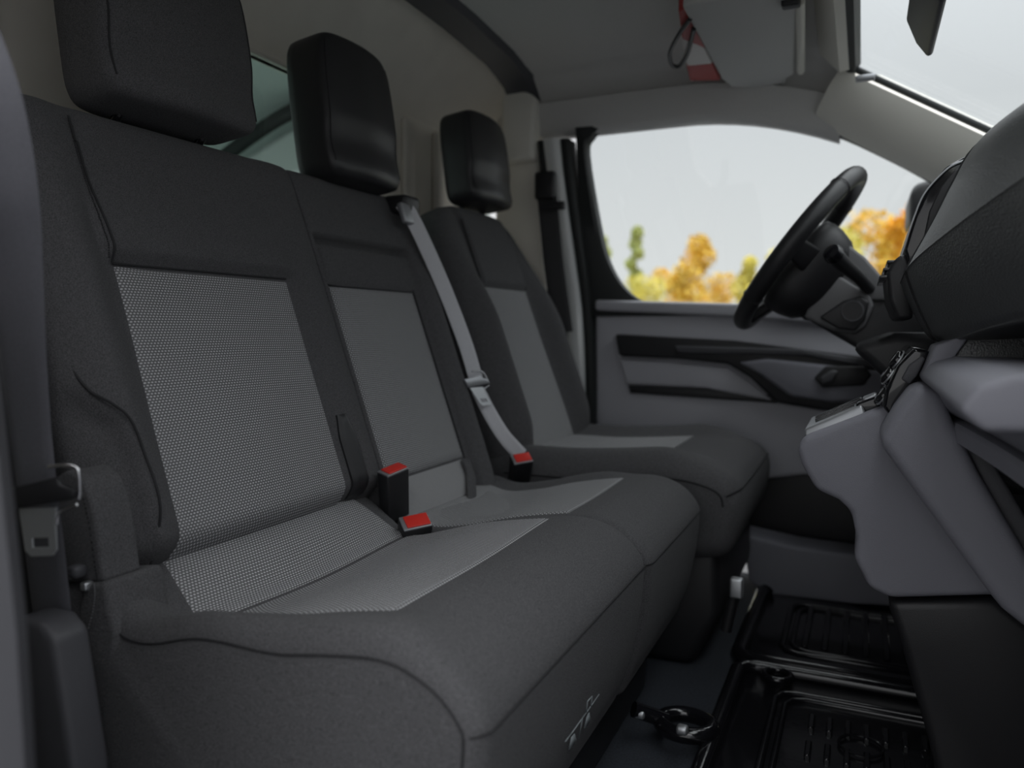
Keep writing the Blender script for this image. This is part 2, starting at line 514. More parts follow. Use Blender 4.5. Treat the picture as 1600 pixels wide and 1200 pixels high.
mesh('window_pane', V, [tuple(range(n)), tuple(range(n, 2 * n))[::-1]] + [(i, (i + 1) % n, n + (i + 1) % n, n + i) for i in range(n)], 'window_glass', door, smooth_deg=30)
# door card
prism('door_lower', [(-.645, .05), (.55, .05), (.55, .30), (-.645, .30)], 'Y', 1.975, 2.03, 'black_plastic', door, bevel=.01)
prism('door_card', [(-.645, .22), (-.30, .235), (-.12, .27), (.55, .29), (.55, .60), (.12, .622), (-.27, .668), (-.60, .692), (-.648, .690)], 'Y', 1.95, 2.03, 'door_grey', door, bevel=.012)
prism('sill_cap', [(-.64, .670), (-.27, .650), (.10, .616), (.5, .60), (.5, .66), (.12, .672), (-.27, .683), (-.64, .698)], 'Y', 1.925, 1.965, 'door_grey', door, bevel=.008)
# black inlay band, swooping down to the handle
inlay = [(965, 522), (1150, 532), (1385, 562), (1390, 640), (1290, 640), (1215, 628), (1175, 590), (1140, 568), (1060, 560), (972, 556)]
P = [at(u, v, 'Y', 1.945) for u, v in inlay]
arm = prism('armrest_band', [(p.x, p.z) for p in P], 'Y', 1.915, 1.955, 'black_plastic', door, bevel=.008)
P = [at(u, v, 'Y', 1.915) for u, v in [(1055, 540), (1250, 545), (1360, 562), (1380, 572), (1385, 580), (1260, 556), (1060, 552)]]
prism('highlight_rib', [(p.x, p.z) for p in P], 'Y', 1.905, 1.925, 'dark_grey_plastic', arm, bevel=.005)
P = [at(u, v, 'Y', 1.92) for u, v in [(1155, 566), (1200, 560), (1385, 580), (1385, 625), (1300, 628), (1235, 618), (1190, 585)]]
prism('armrest_pad', [(p.x, p.z) for p in P], 'Y', 1.900, 1.93, 'dash_grey', arm, bevel=.008)
P = [at(u, v, 'Y', 1.90) for u, v in [(1272, 590), (1290, 572), (1350, 572), (1362, 585), (1350, 602), (1285, 606)]]
cup = prism('handle_cup', [(p.x, p.z) for p in P], 'Y', 1.893, 1.912, 'black_plastic', arm, bevel=.004)
P = [at(u, v, 'Y', 1.89) for u, v in [(1282, 590), (1300, 578), (1310, 580), (1302, 596), (1285, 600)]]
prism('door_handle', [(p.x, p.z) for p in P], 'Y', 1.880, 1.905, 'dark_grey_plastic', door, bevel=.004)
P = [at(u, v, 'Y', 1.945) for u, v in [(982, 602), (1100, 607), (1215, 618), (1215, 630), (1100, 622), (985, 614)]]
prism('pocket_slot', [(p.x, p.z) for p in P], 'Y', 1.940, 1.955, 'black_plastic', door, bevel=.003)
P = [at(u, v, 'Y', 1.945) for u, v in [(968, 560), (1060, 566), (1140, 574), (1175, 598), (1208, 626), (1100, 606), (980, 600)]]
prism('pocket_panel', [(p.x, p.z) for p in P], 'Y', 1.935, 1.955, 'door_grey', door, bevel=.006)
P = [at(u, v, 'Y', 1.86) for u, v in [(1160, 832), (1245, 852), (1345, 866), (1420, 870), (1420, 945), (1330, 940), (1200, 925), (1172, 905)]]
prism('lower_pocket', [(p.x, p.z) for p in P], 'Y', 1.84, 1.95, 'dash_grey', door, bevel=.008)
# painted door jamb and seals at the rear edge of the door
tr2 = empty('trim_2', 'white painted door jamb with black rubber seals beside the driver door', loc=(-.68, 1.93, 0), kind='structure')
def jamb(nm, x0, x1, m, y0=1.925, dy=.05):
    rows = []
    for z in lin(.25, 1.10, 24):
        lean = -.05 * smooth(z, .45, 1.2)
        y = ydoor(z) - 1.955 + y0
        a, b = x0 + lean, x1 + lean
        rows.append([(a, y + dy, z), (a, y, z), (a + (b - a) * .25, y - .006, z), (a + (b - a) * .75, y - .006, z), (b, y, z), (b, y + dy, z)])
    loft(nm, rows, m, tr2, smooth_deg=60)
jamb('jamb_seal', -.722, -.702, 'seal_rubber', 1.918)
jamb('white_jamb', -.704, -.662, 'white_paint', 1.912)
jamb('door_seal', -.664, -.640, 'seal_rubber', 1.925)
# cantrail trim above the window
loft('trim_3', [[(x, 1.84, 1.16 - .52 * max(0, x + .42) ** 2 + .03), (x, 1.865, 1.13 - .55 * max(0, x + .42) ** 2), (x, 1.885, 1.105 - .6 * max(0, x + .42) ** 2 + .01), (x, 1.94, 1.12 - .6 * max(0, x + .42) ** 2), (x, 1.93, 1.20 - .5 * max(0, x + .42) ** 2)] for x in lin(-.80, -.06, 16)], 'headliner_cloth', kind='structure', label='grey cantrail trim over the driver window', smooth_deg=70)

# passenger door, swung wide open beside the camera, and the near front wing
d2 = empty('door_2', 'open passenger door beside the camera', loc=(.45, -.3, 0), kind='structure')
hexa('door_slab', [(.36, .22, -.25), (.46, -.92, -.25), (.46, -.92, .68), (.36, .22, .62)], [(.44, .25, -.25), (.54, -.90, -.25), (.54, -.90, .68), (.44, .25, .62)], 'door_grey', d2, bevel=.01)
hexa('door_pane', [(.43, .20, .62), (.50, -.90, .68), (.49, -.80, 1.10), (.45, -.25, 1.10)], [(.435, .202, .62), (.505, -.90, .68), (.495, -.80, 1.10), (.455, -.25, 1.10)], 'window_glass', d2, bevel=0)
prism('wall_right', [(.36, -.30), (1.1, -.30), (1.1, .68), (.62, .70), (.36, .66)], 'Y', .24, .34, 'white_paint', kind='structure', label='white front wing on the passenger side', bevel=.02)
prism('wall_front', [(.30, -.3), (2.0, -.3), (2.0, .66), (.30, .66)], 'X', .52, .56, 'black_plastic', kind='structure', label='black firewall behind the dashboard', bevel=0)

# A-pillar and windscreen
W0, W1 = Vector((-.060, 1.79, 1.166)), Vector((.62, 1.74, .730))
D0, D1 = Vector((-.115, 1.875, 1.084)), Vector((.62, 1.86, .610))
rows = []
for i in range(13):
    k = i / 12
    a = W0.lerp(W1, k); b = D0.lerp(D1, k)
    nrm = Vector((-.3, -.75, -.2)).normalized() * .012
    rows.append([a + Vector((.012, .03, .0)), a, a.lerp(b, .3) + nrm, a.lerp(b, .7) + nrm, b, b + Vector((.03, .05, .0)), a + Vector((.08, .08, .0))])
loft('trim_4', rows, 'pillar_beige', kind='structure', label='beige windscreen pillar trim on the driver side', smooth_deg=60)
rows = []
for i in range(13):
    k = i / 12
    a = Vector((-.050, .53, 1.160)).lerp(Vector((.62, .56, .730)), k); b = Vector((-.085, .40, 1.10)).lerp(Vector((.62, .42, .610)), k)
    rows.append([a, a + Vector((.05, -.02, .02)), b + Vector((.05, -.04, .0)), b, a.lerp(b, .5) + Vector((-.008, .006, 0))])
loft('trim_7', rows, 'pillar_beige', kind='structure', label='beige windscreen pillar trim on the passenger side', smooth_deg=60)
NW = empty('window_2', 'large windscreen with a black edge', loc=(.2, 1.16, 1.0), kind='structure')
a0, a1 = Vector((-.040, .45, 1.150)), Vector((-.040, 1.80, 1.160))
b0, b1 = Vector((.66, .45, .70)), Vector((.66, 1.76, .715))
up = Vector((.008, 0, .012))
hexa('windscreen_glass', [a0 + up, a1 + up, b1 + up, b0 + up], [a0 + up * 1.4, a1 + up * 1.4, b1 + up * 1.4, b0 + up * 1.4], 'window_glass', NW, bevel=0)
tube('frit_edge', [a1 + up * .6, a1.lerp(b1, .5) + up * .6, b1 + up * .6], .007, 'seal_rubber', NW, n=8)
loft('header_edge', [[(-.055, y, z), (-.030, y, z - .004), (-.020, y, z + .014), (-.05, y, z + .03)] for y, z in [(.40, 1.146), (.8, 1.165), (1.16, 1.17), (1.5, 1.168), (1.80, 1.160)]], 'seal_rubber', NW)
loft('trim_5', [[(-.10, y, zroof(-.10, y) - .002), (-.06, y, z - .006), (-.035, y, z + .0), (-.03, y, zroof(-.03, y) + .05), (-.10, y, zroof(-.10, y) + .05)] for y, z in [(.40, 1.146), (.8, 1.165), (1.16, 1.17), (1.5, 1.168), (1.78, 1.160)]], 'pillar_beige', kind='structure', label='beige header trim along the windscreen top')
box('glass_clip', at(1352, 122, 'Y', 1.70), (.035, .02, .010), 'silver_trim', NW, bevel=.003)

# ================================================================== BENCH SEAT
ZC = .62
BO = Vector((-.647, 0, ZC - .235))
ET = Vector((-.168, 0, .48)).normalized()
EN = Vector((ET.z, 0, -ET.x))
FR = (BO, EN, ET)
def G(y, t):
    g = .020 * bump(y, .548, .05) * smooth(t, -.05, .05) * (1 - .6 * smooth(t, .25, .5))
    g += .010 * bump(y, .922, .05) * (1 - .7 * smooth(t, .3, .45))
    g += .020 * bump(y, 1.272, .055) * (1 - .6 * smooth(t, .3, .48))
    inp = smooth(y, .580, .592) * (1 - smooth(y, .862, .905))
    g += .012 * inp * smooth(t, .322, .342) * (1 - smooth(t, .345, .44))
    g += .008 * bump(y, .73, .15) * bump(t, .12, .2)
    ip2 = smooth(y, .968, .976) * (1 - smooth(y, 1.232, 1.242))
    g -= .007 * ip2 * (1 - smooth(t, .403, .409))
    g -= .012 * ip2 * (smooth(t, .392, .396) * (1 - smooth(t, .404, .409)))
    if t < .20:
        sy_ = lerp([(-.03, .553), (.05, .551), (.11, .550), (.145, .544), (.165, .532), (.185, .522), (.2, .518)], t)
        g -= .016 * smooth(sy_ - y, 0, .008) * smooth(.20 - t, 0, .035)
    if y < .9605: g -= .042 * (1 - smooth(t, -.020, .026)) ** 1.5
    return g
bench = empty('passenger_bench', 'black and grey cloth double passenger bench nearest the camera', 'seat', loc=(-.5, .92, 0))
back1 = pillow('backrest', FR, .7325, .457, .058, -.018, .521, 5.5, 12, 26, 'black_cloth', bench, G, pr=30, qr=60, nt=150, ny=110)
back2 = pillow('backrest', FR, 1.1390, .354, .058, -.085, .520, 30, 12, 60, 'black_cloth', bench, G, pr=5.5, qr=14, nt=150, ny=110)
def bpt(y, t, off=0.0):
    return BO + Vector((0, y, 0)) + ET * t + EN * (G(y, t) + off)
def panel(name, parent, ylo, yhi, t0, t1, m, off=.0018, nu=40, nv=44, **kw):
    def fn(a, t):
        y = ylo(t) + (yhi(t) - ylo(t)) * a
        edge = min(a, 1 - a) * (yhi(t) - ylo(t))
        e2 = min(t - t0, t1 - t)
        dip = -.0030 * (1 - smooth(min(edge, e2), 0, .007))
        return bpt(y, t, off + dip), EN, (y, t)
    us = sorted(set([0, .008, .018, .035] + lin(.06, .94, nu) + [.965, .982, .992, 1]))
    dt = (t1 - t0)
    vs = sorted(set([t0, t0 + .003, t0 + .007] + lin(t0 + .014, t1 - .014, nv) + [t1 - .007, t1 - .003, t1]))
    return patch(name, fn, us, vs, m, parent, **kw)
Y1L = lambda t: .583 + .010 * smooth(t, .02, .33) - .012 * bump(t, -.04, .07)
Y1R = lambda t: .874 + .004 * t
panel('insert_panel', back1, Y1L, Y1R, -.012, .324, 'insert_cloth', label='grey dotted weave insert panel')
Y2L = lambda t: .979
Y2R = lambda t: 1.222
panel('insert_panel', back2, Y2L, Y2R, .008, .322, 'insert_cloth', off=.003, label='grey weave insert panel')
panel('upper_insert', back2, lambda t: .975, lambda t: 1.232, .325, .392, 'black_cloth', off=.004, nv=10)
# folded grey cloth below the middle insert
def fn(a, t):
    y = .972 + .250 * a
    f = .006 * smooth(-t, -.012, .10) + .008 * math.sin(math.pi * max(0, min(1, (t + .10) / .105)))
    return bpt(y, t, .002 + f - .004 * (1 - smooth(min(a, 1 - a), 0, .05))), EN, (y, t)
patch('lower_flap', fn, lin(0, 1, 24), lin(-.11, .003, 16), 'grey_cloth', back2, thick=.02)
tube('strap', [bpt(1.212, .0, .010), bpt(1.200, -.03, .018), bpt(1.170, -.065, .024), bpt(1.145, -.10, .026)], .012, 'black_cloth', back2, ry=.004, upv=(0, 1, 0))
# seams of the backrest
def seam(name, pts, parent, m='thread', r=.0013, k=6):
    return tube(name, catmull(pts, k), r, m, parent, n=6)
seam('seam', [bpt(.592, t, .0004) for t in lin(.326, .470, 10)], back1)
seam('seam', [bpt(.590, t, .0004) for t in lin(.47, .50, 3)], back1)
def stitches(parent, pts, m='pale_thread', r=.0006, every=2):
    P = catmull(pts, 12)
    V, Fc = [], []
    for i in range(0, len(P) - 1, every):
        rows = tube_data([P[i], P[i] + (P[i + 1] - P[i]) * .9], r, 5)
        v, f = loft_data(rows)
        b = len(V)
        V += v
        Fc += [tuple(b + x for x in ff) for ff in f]
    return mesh('stitching', V, Fc, m, parent, kind='stuff')
stitches(back1, [bpt(.587, t, .0012) for t in lin(.33, .47, 10)], 'thread', .0008)
seam('seam', [bpt(y, .325, .001) for y in lin(.592, .872, 10)], back1)
# side seam running in an S along the near bolster
S = [(.523, .48, -.012), (.519, .40, -.016), (.518, .30, -.018), (.519, .22, -.016), (.523, .185, -.008), (.533, .165, .001), (.545, .145, .002), (.551, .11, .001), (.552, .05, .001), (.553, -.006, .001)]
seam('seam', [BO + Vector((0, y, 0)) + ET * t + EN * (G(y, t) + o) for y, t, o in S], back1, r=.0016)
# seams between seats
seam('seam', [bpt(y, .3235, .0012) for y in lin(.972, 1.225, 8)], back2)
seam('seam', [bpt(1.225, t, .001) for t in lin(.0, .39, 12)], back2)
# recliner lever cover in the gap between the backs
panel('recliner_cover', back1, lambda t: .884 + .006 * smooth(t, .08, .12), lambda t: .912 - .006 * smooth(t, .08, .12), .0, .118, 'black_plastic', off=.006, nu=8, nv=14)

# cushions ---------------------------------------------------------
TOP = [(-.735, .376), (-.70, .382), (-.668, .373), (-.635, .353), (-.605, .333), (-.58, .327), (-.555, .330), (-.52, .340), (-.46, .357), (-.40, .369), (-.34, .377), (-.305, .375), (-.275, .364), (-.255, .347), (-.243, .326)]
FRONT = [(-.243, .300), (-.247, .26), (-.256, .21), (-.272, .160), (-.295, .132)]
BOT = [(-.40, .128), (-.55, .128), (-.70, .130), (-.745, .16), (-.755, .25), (-.750, .32)]
def make_cushion(y0, y1, dz, r0, r1, bul0, bul1, dish, parent):
    ctrl = [(x, 0, z) for x, z in TOP + FRONT + BOT]
    pr = catmull(ctrl, 6, True)
    ntop = (len(TOP) - 1) * 6
    npz = len(pr)
    nor = []
    for i in range(npz):
        d = pr[(i + 1) % npz] - pr[i - 1]
        nn = Vector((-d.z, 0, d.x)).normalized()
        nor.append(nn)
    if nor[ntop // 2].z < 0: nor = [-x for x in nor]
    rows = []
    def sec(y, d):
        r = []
        for i, p in enumerate(pr):
            z = p.z + dz
            if i <= ntop: z += dish(p.x, y)
            q = Vector((p.x, y, z)) - nor[i] * d
            r.append(q)
        return r
    ylist = []
    for j in range(9):
        a = math.pi / 2 * j / 8
        ylist.append((y0 + r0 * (1 - math.cos(a)), r0 * (1 - math.sin(a))))
    for y in lin(y0 + r0, y1 - r1, 26)[1:-1]: ylist.append((y, 0))
    for j in range(9):
        a = math.pi / 2 * (1 - j / 8)
        ylist.append((y1 - r1 * (1 - math.cos(a)), r1 * (1 - math.sin(a))))
    rows = [sec(y, d) for y, d in ylist]
    def cap(row, b, sgn):
        c = Vector((-.47, row[0].y, .20 + dz))
        R = []
        for s in (.97, .92, .84, .72, .55, .35, .12, .01):
            R.append([Vector((c.x + (p.x - c.x) * s, p.y + sgn * b * (1 - s * s), c.z + (p.z - c.z) * s)) for p in row])
        return R
    full = cap(rows[0], bul0, -1)[::-1] + rows + cap(rows[-1], bul1, 1)
    o = loft('seat_cushion', full, 'black_cloth', parent, smooth_deg=80)
    # piping where the side meets the top, and across the front edge
    i1 = ntop
    seam('piping', [rows[1][i] + Vector((0, -.0005, .0005)) for i in range(21, i1 + 14, 3)], o, r=.0010, k=2)
    seam('piping', [rows[-2][i] + Vector((0, .0005, .0005)) for i in range(21, i1 + 14, 3)], o, r=.0010, k=2)
    seam('piping', [r[i1 + 1] + Vector((.0008, 0, .0005)) for r in rows[2:-2]], o, r=.0010, k=2)
    return o
def topz(x): return lerp(ZT, x)
ZT = [(v.x, v.z) for v in catmull([(x, 0, z) for x, z in TOP], 6)]
def dish1(x, y): return -.006 * bump(y, .73, .20) * smooth(x, -.66, -.60) * (1 - smooth(x, -.40, -.33)) + .012 * bump(y, .508, .05) * smooth(x, -.72, -.62) * (1 - smooth(x, -.34, -.26)) + .024 * (1 - smooth(y, .485, .545)) * bump(x, -.545, .125)
def dish2(x, y): return -.004 * bump(y, 1.12, .16) * smooth(x, -.66, -.60) * (1 - smooth(x, -.40, -.33)) + .006 * bump(x, -.58, .09) - .030 * smooth(-.60 - x, 0, .08) + .010 * bump(y, 1.298, .045) * (1 - smooth(x, -.42, -.34))
cush1 = make_cushion(.480, .955, 0.0, .020, .026, .012, .004, dish1, bench)
cush2 = make_cushion(.959, 1.322, -.008, .022, .026, .002, .006, dish2, bench)
def cpanel(parent, x0, x1, ylo, yhi, dz, dish, m='insert_cloth', nx=30, ny=30, ph=0.0, **kw):
    def fn(a, x):
        y = ylo(x) + (yhi(x) - ylo(x)) * a
        edge = min(min(a, 1 - a) * (yhi(x) - ylo(x)), x - x0, x1 - x)
        dip = -.0030 * (1 - smooth(edge, 0, .006))
        e = .004
        sl = (topz(x + e) - topz(x - e)) / (2 * e)
        nn = Vector((-sl, 0, 1)).normalized()
        return Vector((x, y, topz(x) + dz + dish(x, y))) + nn * (.002 + dip), nn, (y, x * 1.06 + ph)
    us = sorted(set([0, .01, .02, .04] + lin(.06, .94, ny) + [.96, .98, .99, 1]))
    vs = sorted(set([x0, x0 + .003, x0 + .006] + lin(x0 + .012, x1 - .012, nx) + [x1 - .006, x1 - .003, x1]))
    return patch('insert_panel', fn, us, vs, m, parent, **kw)
ylo1 = lambda x: lerp([(-.70, .578), (-.66, .570), (-.60, .552), (-.54, .548), (-.36, .552)], x)
yhi1 = lambda x: lerp([(-.70, .905), (-.65, .915), (-.60, .925), (-.50, .925), (-.36, .918)], x)
cpanel(cush1, -.715, -.585, ylo1, yhi1, 0, dish1, label='grey dotted weave panel, rear of the seat')
cpanel(cush1, -.583, -.362, ylo1, yhi1, 0, dish1, ph=.0013, label='grey dotted weave panel, front of the seat')
cpanel(cush2, -.70, -.362, lambda x: .985, lambda x: 1.262, -.008, dish2, label='grey weave seat panel')
# side flap that covers the recliner, with a stitched edge
ear = [at(u, v, 'Y', .490) for u, v in [(112, 905), (100, 840), (96, 770), (106, 742), (124, 733), (143, 745), (158, 775), (168, 820), (176, 880), (180, 905)]]
flap = prism('recliner_flap', [(p.x, p.z) for p in catmull(ear[1:], 3)] + [(ear[0].x, ear[0].z)], 'Y', .478, .520, 'black_cloth', bench, bevel=.012)
stitches(flap, [p + Vector((-.008, -.0125, 0)) for p in ear[6:10]], 'thread', .0008)
side = [at(u, v, 'Y', .485) for u, v in [(143, 906), (180, 905), (186, 950), (196, 985), (190, 1060), (215, 1200), (120, 1200), (128, 1050), (135, 960)]]
flank = prism('cushion_flank', [(p.x, p.z) for p in side], 'Y', .474, .540, 'black_cloth', bench, bevel=.006)
stitches(flank, [at(u, v, 'Y', .4732) for u, v in [(147, 912), (148, 930), (145, 955), (137, 985)]], 'pale_thread', .0006)
# seat base
box('seat_base', (-.52, .90, .07), (.40, .74, .14), 'black_plastic', bench, bevel=.02)
# airbag pictogram printed on the front of the cushion
def frontpt(u, v):
    x = -.262
    for _ in range(8):
        q = at(u - 22, v - 4, 'X', x)
        x = lerp([(.132, -.294), (.160, -.271), (.21, -.255), (.26, -.246)], q.z) + .0004
    return at(u - 22, v - 4, 'X', x)
mk = [((958, 1089), (942, 1112)), ((942, 1112), (915, 1150)), ((915, 1150), (905, 1163)), ((938, 1118), (940, 1100)), ((940, 1100), (947, 1092)), ((947, 1092), (945, 1108)), ((945, 1108), (938, 1118)), ((932, 1128), (926, 1158))]
V, Fc = [], []
for a, b in mk:
    v, f = loft_data(tube_data([frontpt(*a), frontpt(*b)], .0007, 5))
    k = len(V); V += v; Fc += [tuple(k + x for x in ff) for ff in f]
for pg in ([(942, 1117), (944, 1128), (938, 1140), (934, 1142), (938, 1124)], [(919, 1150), (922, 1160), (916, 1172), (910, 1176), (914, 1156)]):
    k = len(V)
    V += [frontpt(*q) for q in pg]; V += [frontpt(*q) + Vector((.0008, 0, 0)) for q in pg]
    n = len(pg)
    Fc += [tuple(k + i for i in range(n)), tuple(k + n + i for i in range(n))[::-1]] + [(k + i, k + (i + 1) % n, k + n + (i + 1) % n, k + n + i) for i in range(n)]
mesh('airbag_pictogram', V, Fc, 'print_white', cush1, label='white airbag warning pictogram')

# headrests --------------------------------------------------------
HT = Vector((-.13, 0, 1)).normalized()
HN = Vector((HT.z, 0, -HT.x))
def headrest(parent, yc, base, wy, hgt, hh, m='black_cloth', posts=True, posty=.065, seat_top=None, tap=.10):
    o = base
    t1 = hgt
    hr = pillow('headrest', (o, HN, HT), yc, wy, hh, 0.0, t1, 6.5, 8.0, 9.0, m, parent, G=lambda y, t: .010 * bump(y, yc, wy * .5) - .006 * bump(t, t1 * .25, t1 * .2), nt=44, ny=40, taper=lambda t: 1.0 - tap * max(0, (t - t1 * .5) / (t1 * .5)) ** 2)
    hr_fr = lambda y, t, n: o + Vector((0, y, 0)) + HN * n + HT * t
    # seams on both flanks of the front face
    for s in (-1, 1):
        pts = []
        for t in lin(.10 * t1, .92 * t1, 12):
            tau = 2 * t / t1 - 1
            yy = .93
            sy = (1 - abs(tau) ** 9.0) ** (1 / 9.0); ss = (1 - abs(tau) ** 8.0) ** (1 / 8.0)
            Y = yc + s * wy / 2 * (1.0 - tap * max(0, (t - t1 * .5) / (t1 * .5)) ** 2) * yy * sy
            g = .010 * bump(Y, yc, wy * .5) - .006 * bump(t, t1 * .25, t1 * .2)
            ee = (1 - yy ** 6.5) ** (1 / 6.5)
            pts.append(hr_fr(Y, t, -hh + ss * ee * (hh + g) + .0006))
        tube('seam', pts, .0012, 'thread', hr, n=6)
    if posts:
        for s in (-1, 1):
            a = hr_fr(yc + s * posty, .02, -hh)
            c = seat_top + Vector((0, yc + s * posty, 0)) + HT * .004
            tube('headrest_post', [a, c - HT * .02], .006, 'gloss_black', hr, n=12)
            rows = []
            for dz, k in ((-.010, .95), (-.002, 1.0), (.004, .95), (.006, .6)):
                rows.append([c + HT * dz + Vector((.018 * k * math.cos(q), .034 * k * math.sin(q), 0)) for q in [2 * math.pi * i / 20 for i in range(20)]])
            loft('post_guide', rows, 'black_plastic', hr, smooth_deg=50)
    return hr
headrest(bench, .735, Vector((-.765, 0, .888)), .240, .215, .050, seat_top=BO + ET * .519 + EN * -.048)
headrest(bench, 1.130, Vector((-.775, 0, .872)), .205, .243, .046, m='black_vinyl', seat_top=BO + ET * .519 + EN * -.048)

# ================================================================== DRIVER SEAT
drv = empty('driver_seat', 'separate driver seat with grey centre panel, farthest from the camera', 'seat', loc=(-.5, 1.60, 0))
DO = BO + Vector((.012, 0, 0))
DFR = (DO, EN, ET)
DC = 1.605
def GD(y, t):
    d = abs(y - DC)
    return .052 * bump(d, .185, .075) * smooth(t, -.12, .05) * (1 - .85 * smooth(t, .24, .50)) + .012 * (1 - smooth(t, .3, .345)) * 0 + .010 * smooth(t, .345, .36) * smooth(.12 - d, 0, .01)
dback = pillow('backrest', DFR, DC, .475, .062, -.10, .545, 4.6, 7, 6.5, 'black_cloth', drv, GD, nt=100, ny=90, taper=lambda t: 1.0 - .16 * smooth(t, .28, .54))
def dfn(a, t):
    hw = .122 - .010 * smooth(t, .0, .33)
    y = DC + hw * (2 * a - 1)
    return DO + Vector((0, y, 0)) + ET * t + EN * (GD(y, t) + .002), EN, (y, t)
patch('insert_panel', dfn, lin(0, 1, 20), lin(-.06, .345, 30), 'insert_cloth', dback, label='grey centre panel')
for s in (-1, 1):
    seam('seam', [DO + Vector((0, DC + s * .118, 0)) + ET * t + EN * (GD(DC + s * .118, t) + .001) for t in lin(.35, .50, 8)], dback, r=.002)
# driver cushion: side-bolstered block
DTOP = [(-.70, .36), (-.62, .366), (-.52, .366), (-.42, .372), (-.33, .380), (-.27, .380), (-.22, .368), (-.192, .345)]
DFRT = [(-.182, .31), (-.190, .26), (-.215, .215)]
DBOT = [(-.30, .20), (-.50, .20), (-.70, .20), (-.725, .28)]
def make_dcushion():
    pr = catmull([(x, 0, z) for x, z in DTOP + DFRT + DBOT], 5, True)
    nn = len(pr); ntop = (len(DTOP) - 1) * 5
    nor = []
    for i in range(nn):
        d = pr[(i + 1) % nn] - pr[i - 1]
        nor.append(Vector((-d.z, 0, d.x)).normalized())
    if nor[ntop // 2].z < 0: nor = [-x for x in nor]
    y0, y1, r = 1.362, 1.848, .04
    def dish(x, y):
        d = abs(y - DC)
        return .022 * bump(d, .19, .07) * (1 - smooth(x, -.34, -.22))
    yl = [(y0 + r * (1 - math.cos(math.pi / 2 * j / 8)), r * (1 - math.sin(math.pi / 2 * j / 8))) for j in range(9)]
    yl += [(y, 0) for y in lin(y0 + r, y1 - r, 30)[1:-1]]
    yl += [(y1 - r * (1 - math.cos(math.pi / 2 * (1 - j / 8))), r * (1 - math.sin(math.pi / 2 * (1 - j / 8)))) for j in range(9)]
    rows = [[Vector((p.x, y, p.z + (dish(p.x, y) if i <= ntop else 0))) - nor[i] * d for i, p in enumerate(pr)] for y, d in yl]
    o = loft('seat_cushion', rows, 'black_cloth', drv, smooth_deg=70)
    zt = [(v.x, v.z) for v in catmull([(x, 0, z) for x, z in DTOP], 5)]
    def fn(a, x):
        y = DC - .125 + .25 * a
        return Vector((x, y, lerp(zt, x) + dish(x, y) + .0025)), Vector((0, 0, 1)), (y, x)
    patch('insert_panel', fn, lin(0, 1, 16), lin(-.66, -.34, 20), 'insert_cloth', o, label='grey seat panel')
    seam('piping', [rows[1][i] for i in range(4, ntop + 8, 3)], o, r=.002, k=2)
    seam('piping', [rw[ntop + 1] + Vector((.001, 0, 0)) for rw in rows[2:-2]], o, r=.002, k=2)
make_dcushion()
prism('seat_base', [(-.68, .0), (-.27, .0), (-.22, .10), (-.225, .235), (-.68, .235)], 'Y', 1.385, 1.82, 'black_plastic', drv, bevel=.02)
headrest(drv, 1.605, Vector((-.765, 0, .905)), .205, .203, .043, m='black_vinyl', seat_top=DO + ET * .540 + EN * -.055, posty=.05)

# ================================================================== SEAT BELTS AND BUCKLES
# near belt, hanging in front of the near bolster
nb = empty('seat_belt', 'near seat belt with steel tongue hanging at the left edge', 'seat belt', loc=(-.62, .40, .5))
cpts = [(-75, 20, .33, .95), (-28, 140, .345, .9), (4, 270, .365, .6), (22, 400, .385, .35), (34, 540, .40, .2), (46, 660, .41, .12), (58, 770, .415, .1), (72, 880, .43, .1), (85, 1000, .445, .1), (95, 1150, .45, .1)]
path = []
for (u, v, y, tw) in cpts: path.append((at(u, v, 'Y', y), tw))
pp = catmull([p for p, _ in path], 6)
wl = []
for i, p in enumerate(pp):
    k = i / 6
    j = min(int(k), len(path) - 2)
    tw = path[j][1] + (path[j + 1][1] - path[j][1]) * (k - j)
    wl.append((p, Vector((math.cos(tw * .9), math.sin(tw * .9) * .9, 0.0))))
ribbon('webbing', wl, .047, 'belt_webbing', nb)
